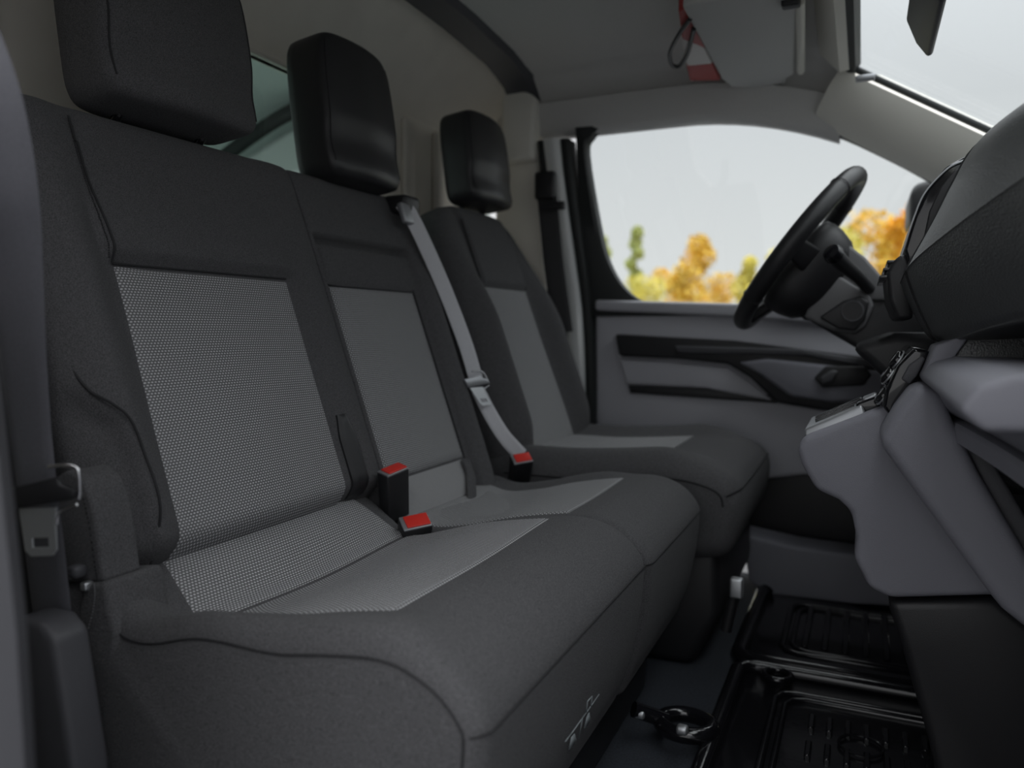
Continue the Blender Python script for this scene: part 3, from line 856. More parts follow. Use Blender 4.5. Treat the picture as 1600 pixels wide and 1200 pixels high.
def tongue(parent, P0, ex, ez, en, s=1.0, body='black_plastic'):
    """latch tongue: slotted plastic body with steel frame and a steel blade with a square hole"""
    def q(a, b, c): return P0 + ex * (a * s) + ez * (b * s) + en * (c * s)
    def slab(name, outl, c0, c1, m, bev=.001, hole=None):
        n = len(outl)
        if hole:
            V = [q(a, b, c0) for a, b in outl] + [q(a, b, c0) for a, b in hole] + [q(a, b, c1) for a, b in outl] + [q(a, b, c1) for a, b in hole]
            Fc = []
            for i in range(n):
                k = (i + 1) % n
                Fc += [(i, k, n + k, n + i), (2 * n + i, 3 * n + i, 3 * n + k, 2 * n + k), (i, 2 * n + i, 2 * n + k, k), (n + i, n + k, 3 * n + k, 3 * n + i)]
        else:
            V = [q(a, b, c0) for a, b in outl] + [q(a, b, c1) for a, b in outl]
            Fc = [tuple(range(n))[::-1], tuple(range(n, 2 * n))] + [(i, (i + 1) % n, n + (i + 1) % n, n + i) for i in range(n)]
        return mesh(name, V, Fc, m, parent, smooth_deg=40, bevel=bev, seg=2)
    slab('tongue_body', [(-.034, -.012), (.034, -.004), (.036, .006), (.022, .012), (.018, .020), (-.034, .010)], -.004, .007, body, .002)
    slab('tongue_blade', [(-.028, -.012), (-.002, -.012), (.012, -.012), (.010, -.026), (.010, -.056), (.005, -.062), (-.018, -.062), (-.024, -.056)], -.001, .0015, 'steel', 0, [(-.016, -.043), (-.010, -.043), (.002, -.043), (.002, -.046), (.002, -.051), (.002, -.053), (-.016, -.053), (-.016, -.050)])
    tube('tongue_frame', catmull([q(.006, .030, .0), q(.020, .031, .0), q(.034, .029, .0), (q(.038, .022, .0)), q(.038, .004, .0), q(.036, -.004, .0)], 5), .0022 * s, 'chrome', parent, n=8)
    tube('tongue_frame', catmull([q(.034, -.010, .0), q(.022, -.014, .0), q(.013, -.020, .0), q(.011, -.030, .0)], 5), .0016 * s, 'chrome', parent, n=8)
TP = at(70, 775, 'Y', .400)
tongue(nb, TP, Vector((.93, .35, .05)).normalized(), Vector((-.06, .02, 1)).normalized(), Vector((.33, -.94, 0)).normalized(), .78)

# middle belt
mb = empty('seat_belt', 'pale grey middle seat belt running down between bench and driver seat', 'seat belt', loc=(-.7, 1.3, .6))
mid = [(628, 316, -.785), (650, 352, -.770), (690, 440, -.735), (725, 530, -.700), (744, 592, -.678)]
mp = catmull([at(u, v, 'X', x) for u, v, x in mid], 6)
ribbon('webbing', [(p, Vector((.35, 1, .0))) for p in mp], .038, 'grey_webbing', mb)
mp2 = catmull([at(u, v, 'X', x) for u, v, x in [(747, 610, -.672), (765, 645, -.650), (788, 682, -.625), (815, 712, -.60)]], 6)
ribbon('lower_webbing', [(p, Vector((.6, .8, .1))) for p in mp2], .030, 'grey_webbing', mb)
box('belt_outlet', at(628, 322, 'X', -.80), (.05, .055, .035), 'black_plastic', mb, bevel=.008)
P0 = at(634, 334, 'X', -.775)
box('outlet_bezel', P0, (.012, .030, .040), 'silver_trim', mb, bevel=.004, rot=Matrix.Rotation(math.radians(-20), 3, 'Y'))
TP2 = at(744, 598, 'X', -.665)
tongue(mb, TP2, Vector((.40, .92, 0)).normalized(), Vector((-.38, -.30, .87)).normalized(), Vector((.85, -.42, .22)).normalized(), .80, 'silver_trim')

# far belt on the pillar
fb = empty('seat_belt', 'black driver seat belt hanging on the far pillar', 'seat belt', loc=(-.75, 1.84, .9))
fp = [at(u, v, 'Y', 1.83) for u, v in [(852, 285), (858, 340), (866, 420), (880, 520)]]
ribbon('webbing', [(p, Vector((1, .2, 0))) for p in catmull(fp, 5)], .050, 'black_webbing', fb)
box('belt_ring', at(852, 290, 'Y', 1.82), (.055, .02, .07), 'black_plastic', fb, bevel=.008)
box('belt_tongue', at(862, 322, 'Y', 1.815), (.070, .014, .02), 'black_plastic', fb, bevel=.004)

def buckle(label, top, ex, ey, ez, sx, sy, sz):
    """buckle: tapered black housing, red press button recessed in a pale rim"""
    ex = (ex - ez * ex.dot(ez)).normalized()
    ey = ez.cross(ex)
    base = top - ez * sz
    b = empty('seat_belt_buckle', label, 'buckle', loc=base, group='red button seat belt buckles')
    def q(a, c, d): return Vector(base) + ex * a + ey * c + ez * d
    lo = [q(-sx * .46, -sy * .46, 0), q(sx * .46, -sy * .46, 0), q(sx * .46, sy * .46, 0), q(-sx * .46, sy * .46, 0)]
    hi = [q(-sx * .5, -sy * .5, sz), q(sx * .5, -sy * .5, sz), q(sx * .5, sy * .5, sz), q(-sx * .5, sy * .5, sz)]
    hexa('housing', lo, hi, 'black_plastic', b, bevel=.0035)
    k = .47
    a = [q(-sx * k, -sy * k, sz), q(sx * k, -sy * k, sz), q(sx * k, sy * k, sz), q(-sx * k, sy * k, sz)]
    hexa('rim', [p - ez * .002 for p in a], [p + ez * .0010 for p in a], 'silver_trim', b, bevel=.001)
    a = [q(-sx * .34, -sy * .38, sz), q(sx * .45, -sy * .38, sz), q(sx * .45, sy * .40, sz), q(-sx * .34, sy * .40, sz)]
    hexa('press_button', [p for p in a], [p + ez * .0028 for p in a], 'red_plastic', b, bevel=.001)
    tube('stalk', [q(0, 0, .01), q(0, 0, -.05)], .012, 'black_plastic', b, ry=.006)
    return b
e1 = Vector((.60, .80, 0)).normalized()
buckle('upright black buckle with red button against the middle backrest', at(614, 734, 'Y', .945), Vector((.25, .95, -.12)).normalized(), Vector((.97, -.25, 0)).normalized(), Vector((.12, -.24, 1)).normalized(), .042, .026, .078)
buckle('black buckle with red button lying low between the bench cushions', at(649, 815, 'Y', .925), Vector((.55, .80, -.12)).normalized(), Vector((.80, -.55, .05)).normalized(), Vector((.32, -.40, .92)).normalized(), .044, .030, .070)
buckle('black buckle with red button beside the driver seat', at(815, 716, 'Y', 1.330), Vector((.60, .78, -.16)).normalized(), Vector((.78, -.6, .05)).normalized(), Vector((.32, -.50, .9)).normalized(), .040, .028, .066)

# ================================================================== NEAR PILLAR TRIM (left edge)
np_ = empty('trim_6', 'dark grey door pillar trim at the near left edge', loc=(-.5, .30, 0), kind='structure')
rows = []
for z in lin(-.02, .72, 14):
    r = lerp([(0, -.425), (.2, -.428), (.45, -.432), (.62, -.447), (.72, -.475)], z)
    r += .018
    rows.append([(r - .17, .33, z), (r - .17, .255, z), (r - .03, .250, z), (r - .010, .253, z), (r - .002, .260, z), (r - .008, .270, z), (r - .03, .282, z), (r - .10, .315, z)])
loft('pillar_trim', rows, 'dark_grey_plastic', np_, smooth_deg=75)
prism('pillar_lower_panel', [(-.985, -.02), (-.68, -.02), (-.70, .50), (-.76, .80), (-.985, .80)], 'Y', .45, .48, 'black_plastic', np_, bevel=.01)
prism('door_pillar', [(-1.05, -.05), (-.56, -.05), (-.53, .45), (-.56, .62), (-.70, .80), (-.74, 1.10), (-1.05, 1.16)], 'Y', .255, .295, 'bulkhead_paint', np_, bevel=.01)
reel = [at(u, v, 'Y', .425) for u, v in [(45, 960), (60, 953), (95, 960), (116, 985), (128, 1060), (150, 1200), (150, 1330), (40, 1330)]]
prism('reel_cover', [(p.x, p.z) for p in reel], 'Y', .405, .440, 'dark_grey_plastic', np_, bevel=.014)
box('belt_bolt', at(120, 892, 'Y', .47), (.014, .014, .012), 'dark_grey_plastic', np_, bevel=.004)
box('belt_bolt', at(136, 915, 'Y', .475), (.008, .010, .008), 'steel', np_, bevel=.002)
# ================================================================== STEERING
sw = empty('steering_wheel', 'black leather steering wheel in front of the driver window', 'steering wheel', loc=(-.115, 1.6, .775))
SC = Vector((-.108, 1.6, .764))
SD = Vector((.598, 0, .801)).normalized()
SN = Vector((-.801, 0, .598)).normalized()
SY = Vector((0, 1, 0))
RR = .168
ring = [SC + SD * (RR * math.cos(a)) + SY * (RR * math.sin(a)) + SN * .012 for a in [2 * math.pi * i / 72 for i in range(72)]]
tube('rim', ring, .0175, 'leather', sw, n=16, closed=True, ry=.0165, upv=SN)
for a in (.75, -.75, 2.3, -2.3):
    p = SC + SD * (RR * math.cos(a)) + SY * (RR * math.sin(a)) + SN * .012
    tn = (-SD * math.sin(a) + SY * math.cos(a))
    tube('rim_seam', tube_data([p - tn * .001, p + tn * .001], .0181, 24)[0], .0009, 'thread', sw, n=5, closed=True)
def swp(d, y, n): return SC + SD * d + SY * y + SN * n
hub = []
for n_, k in ((-.075, .62), (-.045, .90), (-.02, .98), (.0, 1.0), (.012, .97), (.020, .85), (.024, .5)):
    hub.append([swp(.098 * k * math.copysign(abs(math.cos(a)) ** .6, math.cos(a)) - .022, .090 * k * math.copysign(abs(math.sin(a)) ** .6, math.sin(a)), n_ - .012) for a in [2 * math.pi * i / 40 for i in range(40)]])
loft('airbag_cover', hub, 'black_plastic', sw, smooth_deg=50)
for s in (-1, 1):
    hexa('spoke', [swp(-.030, s * .065, -.035), swp(.022, s * .065, -.035), swp(.016, s * .165, -.002), swp(-.022, s * .165, -.002)], [swp(-.030, s * .065, -.010), swp(.022, s * .065, -.010), swp(.016, s * .165, .014), swp(-.022, s * .165, .014)], 'black_plastic', sw, bevel=.005)
hexa('spoke', [swp(-.07, -.035, -.035), swp(-.07, .035, -.035), swp(-.163, .028, -.004), swp(-.163, -.028, -.004)], [swp(-.07, -.035, -.010), swp(-.07, .035, -.010), swp(-.163, .028, .014), swp(-.163, -.028, .014)], 'black_plastic', sw, bevel=.005)
# column
sco = empty('steering_column', 'dark steering column cover with ignition and wiper stalk', 'steering column', loc=(-.02, 1.6, .68))
def side_poly(pix, y): return [(p.x, p.z) for p in [at(u, v, 'Y', y) for u, v in pix]]
prism('upper_shroud', side_poly([(1258, 372), (1280, 362), (1330, 385), (1352, 402), (1385, 440), (1388, 470), (1350, 470), (1262, 402)], 1.545), 'Y', 1.545, 1.66, 'shroud_grey', sco, bevel=.006)
prism('switch_housing', side_poly([(1262, 400), (1345, 440), (1352, 470), (1310, 505), (1255, 500), (1235, 470)], 1.56), 'Y', 1.56, 1.645, 'black_plastic', sco, bevel=.006)
ls = prism('lower_shroud', side_poly([(1308, 428), (1340, 448), (1360, 462), (1366, 478), (1352, 510), (1335, 522), (1300, 516), (1256, 496), (1262, 482)], 1.540), 'Y', 1.540, 1.665, 'shroud_grey', sco, bevel=.006)
prism('ignition_panel', side_poly([(1280, 496), (1318, 470), (1345, 462), (1358, 472), (1352, 500), (1335, 517), (1310, 514)], 1.538), 'Y', 1.532, 1.55, 'black_plastic', sco, bevel=.004)
ic = at(1332, 486, 'Y', 1.532)
tube('ignition_lock', [ic + Vector((0, .006, 0)), ic + Vector((0, -.006, 0))], .017, 'black_plastic', sco, n=24)
tube('lock_ring', [ic + Vector((.018 * math.cos(a), -.005, .018 * math.sin(a))) for a in [2 * math.pi * i / 28 for i in range(28)]], .0016, 'dark_grey_plastic', sco, n=6, closed=True)
st = [at(1358, 452, 'Y', 1.545), at(1340, 432, 'Y', 1.50), at(1320, 415, 'Y', 1.465), at(1303, 398, 'Y', 1.44)]
stk = tube('wiper_stalk', catmull(st, 5), lambda k: .010 + .005 * k, 'black_plastic', sco, n=14)
pe = st[-1]
d = (st[-1] - st[-2]).normalized()
tube('stalk_tip', [pe - d * .004, pe + d * .004, pe + d * .010, pe + d * .012], lambda k: [.0165, .0165, .0145, .006][min(3, int(k * 3 + .01))], 'gloss_black', stk, n=16)
prism('column_body', side_poly([(1262, 500), (1300, 470), (1390, 460), (1440, 470), (1480, 560), (1420, 600), (1390, 585), (1345, 548)], 1.56), 'Y', 1.555, 1.66, 'black_plastic', sco, bevel=.010)

# ================================================================== DASHBOARD
dash = empty('dashboard', 'dark grained dashboard with grey lower console on the right', 'dashboard', loc=(.25, 1.1, .5))
SECT = {
 1.16: [(.34, .62), (.115, .604), (.085, .606), (.070, .625), (.056, .652), (.045, .680), (.0455, .686), (.072, .735), (.092, .788), (.112, .832), (.15, .862), (.22, .884), (.42, .886)],
 1.02: [(.34, .62), (.120, .606), (.088, .610), (.076, .628), (.062, .662), (.051, .696), (.0515, .702), (.074, .752), (.094, .797), (.116, .836), (.155, .860), (.22, .878), (.42, .882)],
 .88: [(.34, .63), (.145, .622), (.118, .627), (.106, .642), (.093, .676), (.082, .720), (.0825, .726), (.098, .778), (.112, .812), (.132, .834), (.17, .855), (.23, .870), (.42, .876)],
 .74: [(.34, .64), (.175, .632), (.150, .638), (.144, .655), (.132, .695), (.121, .743), (.1215, .749), (.133, .79), (.142, .815), (.160, .832), (.19, .850), (.25, .865), (.42, .872)],
 .55: [(.34, .64), (.19, .634), (.168, .640), (.166, .658), (.154, .697), (.142, .746), (.1425, .752), (.153, .79), (.162, .815), (.180, .832), (.21, .850), (.26, .862), (.42, .868)],
 .36: [(.34, .64), (.21, .634), (.19, .640), (.19, .658), (.178, .697), (.165, .746), (.1655, .752), (.175, .79), (.184, .812), (.20, .828), (.23, .844), (.28, .855), (.42, .860)],
}
keys = sorted(SECT)
ctr = [[Vector((x, y, z)) for x, z in SECT[y]] for y in keys]
cols = [catmull([r[i] for r in ctr], 8) for i in range(len(ctr[0]))]
rows = []
for j in range(len(cols[0])):
    sec = [c[j] for c in cols]
    s2 = catmull(sec, 5)
    rows.append(s2 + [Vector((.42, sec[0].y, .62))])
pad = loft('upper_pad', rows, 'dash_black', dash, smooth_deg=40)
# panel seam near the centre end of the pad
jj = len(rows) - 6
tube('seam', [p + Vector((-.0008, 0, 0)) for p in rows[jj][6:50]], .0012, 'thread', pad, n=6)
# hood and screen at the centre
hood = prism('screen_hood', side_poly([(1412, 392), (1428, 340), (1445, 300), (1478, 262), (1505, 248), (1540, 235), (1560, 300), (1480, 420), (1420, 430)], 1.18), 'Y', 1.165, 1.42, 'gloss_black', dash, bevel=.005)
P = [at(u, v, 'Y', 1.162) for u, v in [(1443, 372), (1452, 330), (1470, 292), (1490, 268), (1502, 262), (1490, 300), (1468, 345), (1455, 374)]]
prism('side_slot', [(p.x, p.z) for p in P], 'Y', 1.155, 1.17, 'black_plastic', hood, bevel=.002)
tube('bright_edge', catmull([at(u, v, 'Y', 1.163) for u, v in [(1408, 400), (1428, 340), (1446, 300), (1480, 264), (1508, 250)]], 6), .0014, 'silver_trim', hood, n=6)
P = [at(u, v, 'Y', 1.2) for u, v in [(1384, 428), (1396, 408), (1412, 398), (1425, 420), (1425, 500), (1400, 500), (1388, 470)]]
prism('centre_vent', [(p.x, p.z) for p in P], 'Y', 1.17, 1.40, 'black_plastic', dash, bevel=.006)
for k in range(3):
    a = at(1387 + 6 * k, 432 - 12 * k, 'Y', 1.17)
    box('vent_slat', a + Vector((0, .11, 0)), (.020, .21, .004), 'gloss_black', dash, bevel=.001)
# driver side of the dash
prism('driver_dash', [(.46, .40), (.16, .40), (.13, .56), (.12, .66), (.15, .74), (.20, .80), (.30, .84), (.46, .84)], 'Y', 1.18, 1.93, 'dash_black', dash, bevel=.02)
prism('knee_panel', side_poly([(1330, 540), (1395, 520), (1500, 520), (1500, 640), (1440, 620), (1395, 600)], 1.35), 'Y', 1.24, 1.90, 'black_plastic', dash, bevel=.015)
# tray recess below the pad
prism('tray_back', [(.24, .50), (.30, .50), (.30, .65), (.22, .65)], 'Y', .36, 1.10, 'dash_black', dash, bevel=.006)
prism('tray_floor', side_poly([(1436, 590), (1452, 566), (1490, 556), (1640, 560), (1640, 610), (1460, 610)], 1.0), 'Y', .60, 1.04, 'dash_grey', dash, bevel=.006)
tp = [at(u, v, 'Y', .99) for u, v in [(1478, 572), (1515, 522), (1640, 520), (1640, 572)]]
prism('tray_liner', [(p.x, p.z) for p in tp], 'Y', .99, 1.04, 'dash_black', dash, bevel=.004)
prism('centre_cheek', side_poly([(1440, 590), (1462, 540), (1520, 520), (1512, 530), (1482, 572), (1478, 600)], .985), 'Y', .985, 1.06, 'dash_grey', dash, bevel=.006)
# grey band (glovebox lid)
gl = {1.05: ((.062, .566), (.068, .526)), .95: ((.090, .574), (.095, .520)), .80: ((.121, .586), (.125, .508)), .60: ((.150, .592), (.152, .492)), .38: ((.175, .592), (.178, .480))}
gk = sorted(gl)
gr = []
for y in gk:
    (xa, za), (xb, zb) = gl[y]
    m_ = (za + zb) / 2
    hgt = za - zb
    gr.append([Vector((.30, y, za + .002)), Vector((xa + .05, y, za + .004)), Vector((xa + .018, y, za)), Vector((xa - .002, y, za - .25 * hgt)), Vector((xa - .008, y, m_)), Vector((xb - .004, y, zb + .22 * hgt)), Vector((xb + .012, y, zb)), Vector((.30, y, zb))])
gcols = [catmull([r[i] for r in gr], 8) for i in range(8)]
rows = []
for j in range(len(gcols[0])):
    sec = [c[j] for c in gcols]
    rows.append([sec[0]] + catmull(sec[1:7], 4) + [sec[7]])
loft('glovebox_lid', rows, 'dash_grey', dash, smooth_deg=50)
lp = []
for y in gk:
    (xb, zb) = gl[y][1]
    lp.append([Vector((.30, y, zb - .004)), Vector((xb + .006, y, zb - .004)), Vector((xb + .002, y, zb - .008)), Vector((xb + .004, y, zb - .024)), Vector((xb + .016, y, zb - .030)), Vector((.30, y, zb - .030))])
lcols = [catmull([r[i] for r in lp], 8) for i in range(6)]
loft('glovebox_lip', [[c[j] for c in lcols] for j in range(len(lcols[0]))], 'dash_grey', dash, smooth_deg=40)
# near column, slanting down and forward
prism('console_column', side_poly([(1372, 690), (1400, 640), (1432, 598), (1470, 610), (1490, 660), (1530, 740), (1640, 925), (1640, 1000), (1598, 978), (1566, 952), (1548, 930)], .960), 'Y', .955, 1.10, 'dash_grey', dash, bevel=.016, seg=4)
prism('grain_panel', side_poly([(1490, 668), (1530, 690), (1545, 712), (1640, 870), (1640, 960)], .985), 'Y', .975, 1.06, 'dark_grey_plastic', dash, bevel=.004)
prism('footwell_back', [(.30, .0), (.34, .0), (.34, .52), (.24, .52)], 'Y', .36, 1.92, 'black_plastic', dash, bevel=.004)
# gear pod
pod = prism('gear_pod', side_poly([(1245, 700), (1256, 682), (1385, 634), (1420, 640), (1420, 700), (1600, 930), (1545, 932), (1392, 936), (1358, 920), (1334, 872), (1338, 840), (1330, 800), (1310, 782), (1275, 766), (1252, 726)], 1.05), 'Y', 1.05, 1.26, 'dash_grey', dash, bevel=.014, seg=4)
ax0 = at(1258, 682, 'Y', 1.075); ax1 = at(1352, 643, 'Y', 1.075)
dirx = (ax1 - ax0).normalized()
nz = Vector((-dirx.z, 0, dirx.x))
if nz.z < 0: nz = -nz
def pp3(a, y, h): return ax0 + dirx * a + Vector((0, y - .012, 0)) + nz * (h + .004)
Lp = (ax1 - ax0).length
sel = hexa('selector_plate', [pp3(.0, .0, -.006), pp3(Lp, 0, -.006), pp3(Lp, .15, -.006), pp3(.0, .15, -.006)], [pp3(.004, .004, .006), pp3(Lp, .004, .006), pp3(Lp, .146, .006), pp3(.004, .146, .006)], 'silver_trim', dash, bevel=.003)
for y, a0_, a1_ in ((.030, .018, .070), (.060, .016, .078), (.10, .014, .078)):
    hexa('selector_slot', [pp3(a0_, y, .004), pp3(a1_, y, .004), pp3(a1_, y + .012, .004), pp3(a0_, y + .012, .004)], [pp3(a0_, y, .008), pp3(a1_, y, .008), pp3(a1_, y + .012, .008), pp3(a0_, y + .012, .008)], 'gloss_black', sel, bevel=.001)
sb = at(1360, 634, 'Y', 1.10)
box('brake_switch', sb, (.030, .05, .022), 'gloss_black', dash, bevel=.004, rot=Matrix.Rotation(math.radians(-25), 3, 'Y'))
box('switch_cap', sb + Vector((.0, -.004, .010)), (.018, .03, .010), 'silver_trim', dash, bevel=.003, rot=Matrix.Rotation(math.radians(-25), 3, 'Y'))
cc = prism('climate_panel', side_poly([(1396, 655), (1378, 636), (1384, 610), (1402, 572), (1428, 543), (1456, 549), (1440, 585), (1418, 625)], 1.03), 'Y', 1.03, 1.24, 'gloss_black', dash, bevel=.005)
for u, v, yy in ((1390, 622, 1.06), (1398, 590, 1.06), (1412, 566, 1.06)):
    c = at(u - 4, v, 'Y', yy)
    ax = Vector((-.8, -.1, .5)).normalized()
    tube('climate_knob', [c - ax * .004, c + ax * .008, c + ax * .011], lambda k: .012 if k < .8 else .009, 'gloss_black', cc, n=20)
    tube('knob_ring', tube_data([c + ax * .005, c + ax * .006], .0125, 24)[0], .0012, 'silver_trim', cc, n=5, closed=True)
P = [at(u, v, 'Y', 1.028) for u, v in [(1408, 592), (1420, 570), (1440, 556), (1446, 560), (1432, 588), (1420, 600)]]
prism('switch_bank', [(p.x, p.z) for p in P], 'Y', 1.022, 1.035, 'dark_grey_plastic', cc, bevel=.002)
# dark lower console
prism('lower_console', side_poly([(1385, 932), (1555, 928), (1600, 965), (1640, 1000), (1640, 1330), (1490, 1330), (1450, 1150), (1410, 1010)], 1.08), 'Y', 1.06, 1.24, 'black_plastic', dash, bevel=.012)

# ================================================================== VISOR, PACKET, MIRRORS
vis = empty('sun_visor', 'grey sun visor folded flat under the headliner above the driver window', 'sun visor', loc=(-.23, 1.65, 1.18))
VZ = 1.165
vo = [at(u, v, 'Z', VZ) for u, v in [(1066, 14), (1090, 4), (1232, -12), (1246, 10), (1240, 118), (1228, 124), (1227, 136), (1215, 139), (1142, 137), (1128, 126)]]
prism('visor_panel', [(p.x, p.y) for p in vo], 'Z', VZ, VZ + .020, 'visor_vinyl', vis, bevel=.007)
a = at(1246, 8, 'Z', VZ - .002); b = at(1248, 116, 'Z', VZ - .002)
tube('visor_rod', [a + Vector((.004, 0, .006)), b + Vector((.004, 0, .006))], .008, 'pillar_beige', vis, n=12)
c = at(1236, 2, 'Z', VZ)
box('visor_clip', c, (.03, .022, .02), 'black_plastic', vis, bevel=.004)
pk = empty('packet', 'red and white packet tucked behind the sun visor', 'packet', loc=(-.36, 1.6, 1.19))
def zquad(nm, px, z0, z1, m): prism(nm, [(p.x, p.y) for p in [at(u, v, 'Z', z0) for u, v in px]], 'Z', z0, z1, m, pk, bevel=.004)
zquad('red_top', [(1060, 18), (1072, 10), (1105, 78), (1066, 62)], 1.172, 1.200, 'packet_red')
zquad('white_band', [(1064, 60), (1100, 74), (1114, 100), (1073, 104)], 1.172, 1.200, 'packet_white')
zquad('red_base', [(1072, 103), (1114, 99), (1126, 126), (1078, 127)], 1.172, 1.200, 'packet_red')
cl = [at(u, v, 'Z', 1.165) for u, v in [(1078, 30), (1060, 55), (1047, 82), (1050, 101), (1062, 103), (1074, 84), (1082, 55), (1084, 45)]]
tube('cord', catmull(cl, 6), .0042, 'black_plastic', label='black cord loop hanging beside the packet on the headliner', cat='cord', n=8)
mir = empty('rear_view_mirror', 'dark interior mirror hanging at the top of the windscreen', 'mirror', loc=(.08, 1.16, 1.08))
mo = [at(u, v, 'Y', 1.16) for u, v in [(1424, -30), (1442, 12), (1462, 36), (1472, 30), (1473, 6), (1470, -60), (1440, -80)]]
prism('mirror_shell', [(p.x, p.z) for p in mo], 'Y', 1.09, 1.30, 'dark_grey_plastic', mir, bevel=.005)
tube('mirror_stem', [(.07, 1.2, 1.09), (.055, 1.2, 1.12)], .012, 'black_plastic', mir)
om = empty('door_mirror', 'black outside mirror beyond the driver window, beside the dashboard', 'mirror', loc=(.15, 2.1, .8))
mo = [at(u, v, 'Y', 2.12) for u, v in [(1419, 352), (1420, 305), (1430, 290), (1480, 278), (1520, 300), (1520, 370), (1440, 362)]]
prism('mirror_housing', [(p.x, p.z) for p in mo], 'Y', 2.08, 2.30, 'black_plastic', om, bevel=.015)
prism('mirror_arm', [(.18, .70), (.26, .68), (.26, .80), (.18, .80)], 'Y', 1.98, 2.14, 'black_plastic', om, bevel=.01)

# ================================================================== FLOOR MATS
def floor_mat(label, x0, x1, y0, y1, ribs, group):
    o = empty('floor_mat', label, 'floor mat', loc=((x0 + x1) / 2, (y0 + y1) / 2, 0), group=group)
    prism('tray', [(x0, y0), (x1, y0), (x1, y1), (x0, y1)], 'Z', .001, .008, 'rubber_mat', o, bevel=.003)
    def loop(d, r, z, nm):
        c = .03
        P = [(x0 + d, y0 + d + c), (x0 + d + .3 * c, y0 + d + .3 * c), (x0 + d + c, y0 + d), (x1 - d - c, y0 + d), (x1 - d - .3 * c, y0 + d + .3 * c), (x1 - d, y0 + d + c), (x1 - d, y1 - d - c), (x1 - d - .3 * c, y1 - d - .3 * c), (x1 - d - c, y1 - d), (x0 + d + c, y1 - d), (x0 + d + .3 * c, y1 - d - .3 * c), (x0 + d, y1 - d - c)]
        tube(nm, [(a, b, z) for a, b in P], r, 'rubber_mat', o, n=8, closed=True)
    loop(.004, .014, .014, 'raised_rim')
    loop(.075, .006, .009, 'tray_border')
    loop(.092, .005, .009, 'tray_border')
    rm = None
    for (cx, cy, sx, sy) in ribs:
        if rm is None:
            rm = box('rib', (cx, cy, .010), (sx, sy, .008), 'rubber_mat', o, bevel=.002, seg=1)
            base = (cx, cy, sx, sy)
        else:
            k = rm.copy()
            COL.objects.link(k)
            k.location = (cx - base[0] * sx / base[2], cy - base[1] * sy / base[3], 0)
            k.scale = (sx / base[2], sy / base[3], 1)
            off = Vector(((x0 + x1) / 2, (y0 + y1) / 2, 0))
            k.location = (cx - off.x - (base[0] - off.x) * sx / base[2], cy - off.y - (base[1] - off.y) * sy / base[3], 0)
    return o
R1 = [(-.055 + .026 * i, y, .009, .045) for y in (1.245, 1.16, 1.075, .99) for i in range(8)]
mat1 = floor_mat('glossy black rubber mat in front of the middle seat', -.19, .24, .72, 1.41, R1, 'black rubber floor mats')
R2 = [(-.085 + .036 * i, 1.66, .012, .24) for i in range(8)]
floor_mat('glossy black rubber mat in the driver footwell by the door', -.20, .26, 1.43, 1.86, R2, 'black rubber floor mats')
em = at(1345, 1165, 'Z', .012)
tube('mat_emblem', [em + Vector((.030 * math.cos(a), .030 * math.sin(a), 0)) for a in [2 * math.pi * i / 28 for i in range(28)]], .0022, 'rubber_mat', mat1, n=6, closed=True)
# ring of the mat fixing
rc = at(1215, 1055, 'Z', .02)
tube('mat_fixing', [rc + Vector((.022 * math.cos(a), .022 * math.sin(a), 0)) for a in [2 * math.pi * i / 24 for i in range(24)]], .006, 'gloss_black', label='round black mat fixing between the two rubber mats', cat='mat fixing', n=8, closed=True)

# seat adjusters
lv = empty('seat_lever', 'dark metal lever with pale tip beside the driver seat base', 'lever', loc=(-.23, 1.5, .1))
tube('lever_arm', [at(1134, 985, 'Y', 1.36), at(1143, 945, 'Y', 1.36), at(1149, 922, 'Y', 1.36)], .010, 'black_plastic', lv)
box('lever_tip', at(1151, 918, 'Y', 1.355), (.022, .02, .035), 'steel', lv, bevel=.004)
ar = empty('seat_rail', 'black metal seat anchor with shiny loop on the floor below the bench', 'seat anchor', loc=(-.25, 1.1, .02))
rr = at(1072, 1132, 'Z', .03)
tube('anchor_loop', [rr + Vector((.038 * math.cos(a), .032 * math.sin(a), 0)) for a in [2 * math.pi * i / 24 for i in range(24)]], .012, 'gloss_black', ar, n=10, closed=True)
tube('anchor_bar', [rr + Vector((-.03, 0, 0)), at(990, 1108, 'Z', .05)], .012, 'gloss_black', ar)
for k, (u, v) in enumerate(((1066, 1140), (1000, 1115))):
    box('anchor_bolt', at(u, v, 'Z', .045), (.016, .016, .012), 'steel', ar, bevel=.004)

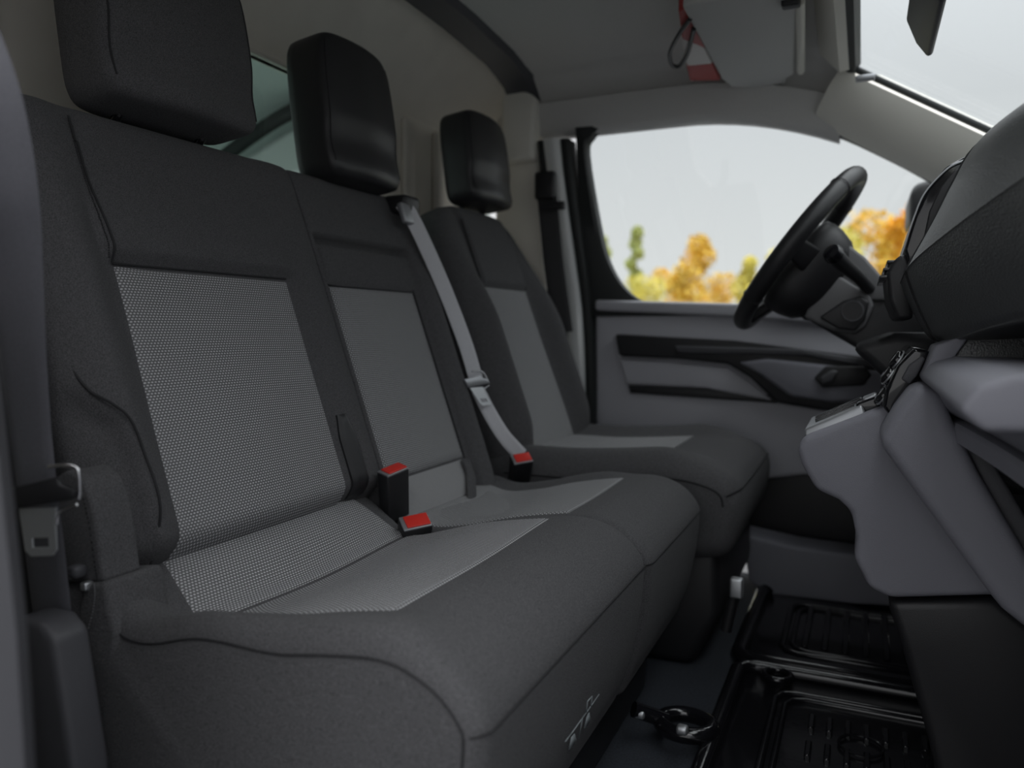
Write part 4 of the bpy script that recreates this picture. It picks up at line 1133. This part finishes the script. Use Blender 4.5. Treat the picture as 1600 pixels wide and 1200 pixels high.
# ================================================================== OUTSIDE
prism('ground', [(-120, -60), (120, -60), (120, 140), (-120, 140)], 'Z', -.62, -.58, 'asphalt', bevel=0, kind='structure', label='grey asphalt around the van')
prism('field', [(-120, 16), (120, 16), (120, 140), (-120, 140)], 'Z', -.58, -.54, 'grass', bevel=0, kind='structure', label='dull green and yellow field beyond the asphalt')
def tree(label, u, v_top, D, wpx, m, seed, dense=3600, conical=0.0):
    rnd = random.Random(seed)
    base = ray(u, 515)
    base = Vector((base.x, base.y, 0)) * D
    base.z = -.55
    top = .62 + (515 - v_top) / F_PX * D
    H = top + .55
    R = wpx / F_PX * D / 2
    o = empty('tree', label, 'tree', loc=base, group='autumn trees beyond the driver window')
    tube('trunk', [base, base + Vector((.05, 0, H * .4)), base + Vector((0, .05, H * .8))], lambda k: .03 * H * (1 - .8 * k) * .6, 'bark', o, n=8)
    V, Fc = [], []
    blobs = [(Vector((rnd.uniform(-.6, .6) * R * (1 - conical * h), rnd.uniform(-.6, .6) * R * (1 - conical * h), H * (.2 + .70 * h))), R * rnd.uniform(.5, .75) * (1 - .6 * conical * h)) for h in [i / 9 for i in range(10)]]
    for _ in range(dense):
        c, r = rnd.choice(blobs)
        d = Vector((rnd.gauss(0, 1), rnd.gauss(0, 1), rnd.gauss(0, 1))).normalized()
        p = base + c + d * (r * rnd.uniform(.5, 1.05))
        if p.z > top: p.z = top - rnd.random() * .3
        s = .020 * H * rnd.uniform(.6, 1.3)
        a = Vector((rnd.gauss(0, 1), rnd.gauss(0, 1), rnd.gauss(0, 1))).normalized() * s
        b = Vector((rnd.gauss(0, 1), rnd.gauss(0, 1), rnd.gauss(0, 1))).normalized() * s
        k = len(V)
        V += [p - a, p + b * .7, p + a, p - b * .7]
        Fc.append((k, k + 1, k + 2, k + 3))
    mesh('foliage', V, Fc, m, o, kind='stuff')
    return o
TR = [
 ('small yellow-green tree at the rear edge of the driver window', 932, 340, 30, 40, 'leaf_green', 0.3),
 ('slim pale green sapling left of the golden tree', 992, 345, 38, 30, 'leaf_green', 0.3),
 ('tall golden tree in the middle of the driver window', 1082, 366, 28, 84, 'leaf_gold', 0.45),
 ('low yellow bush by the curved lower window corner', 1010, 430, 33, 70, 'leaf_yellow', 0.0),
 ('low golden bush left at the foot of the golden tree', 1052, 420, 36, 60, 'leaf_gold', 0.0),
 ('low golden bush right at the foot of the golden tree', 1122, 428, 33, 60, 'leaf_gold', 0.0),
 ('yellow-green pointed tree left of the steering wheel rim', 1168, 396, 28, 60, 'leaf_yellow', 0.6),
 ('yellow tree half hidden behind the steering wheel rim', 1225, 375, 36, 70, 'leaf_yellow', 0.2),
 ('broad yellow tree seen through the steering wheel', 1300, 358, 28, 90, 'leaf_yellow', 0.1),
 ('broad golden tree between steering wheel and dashboard', 1368, 335, 33, 100, 'leaf_gold', 0.0),
 ('orange tree beside the outside mirror', 1425, 318, 28, 90, 'leaf_orange', 0.0),
]
for i, (lab, u, v, D, wpx, m, cn) in enumerate(TR): tree(lab, u, v, D, wpx, m, 50 + i, conical=cn)
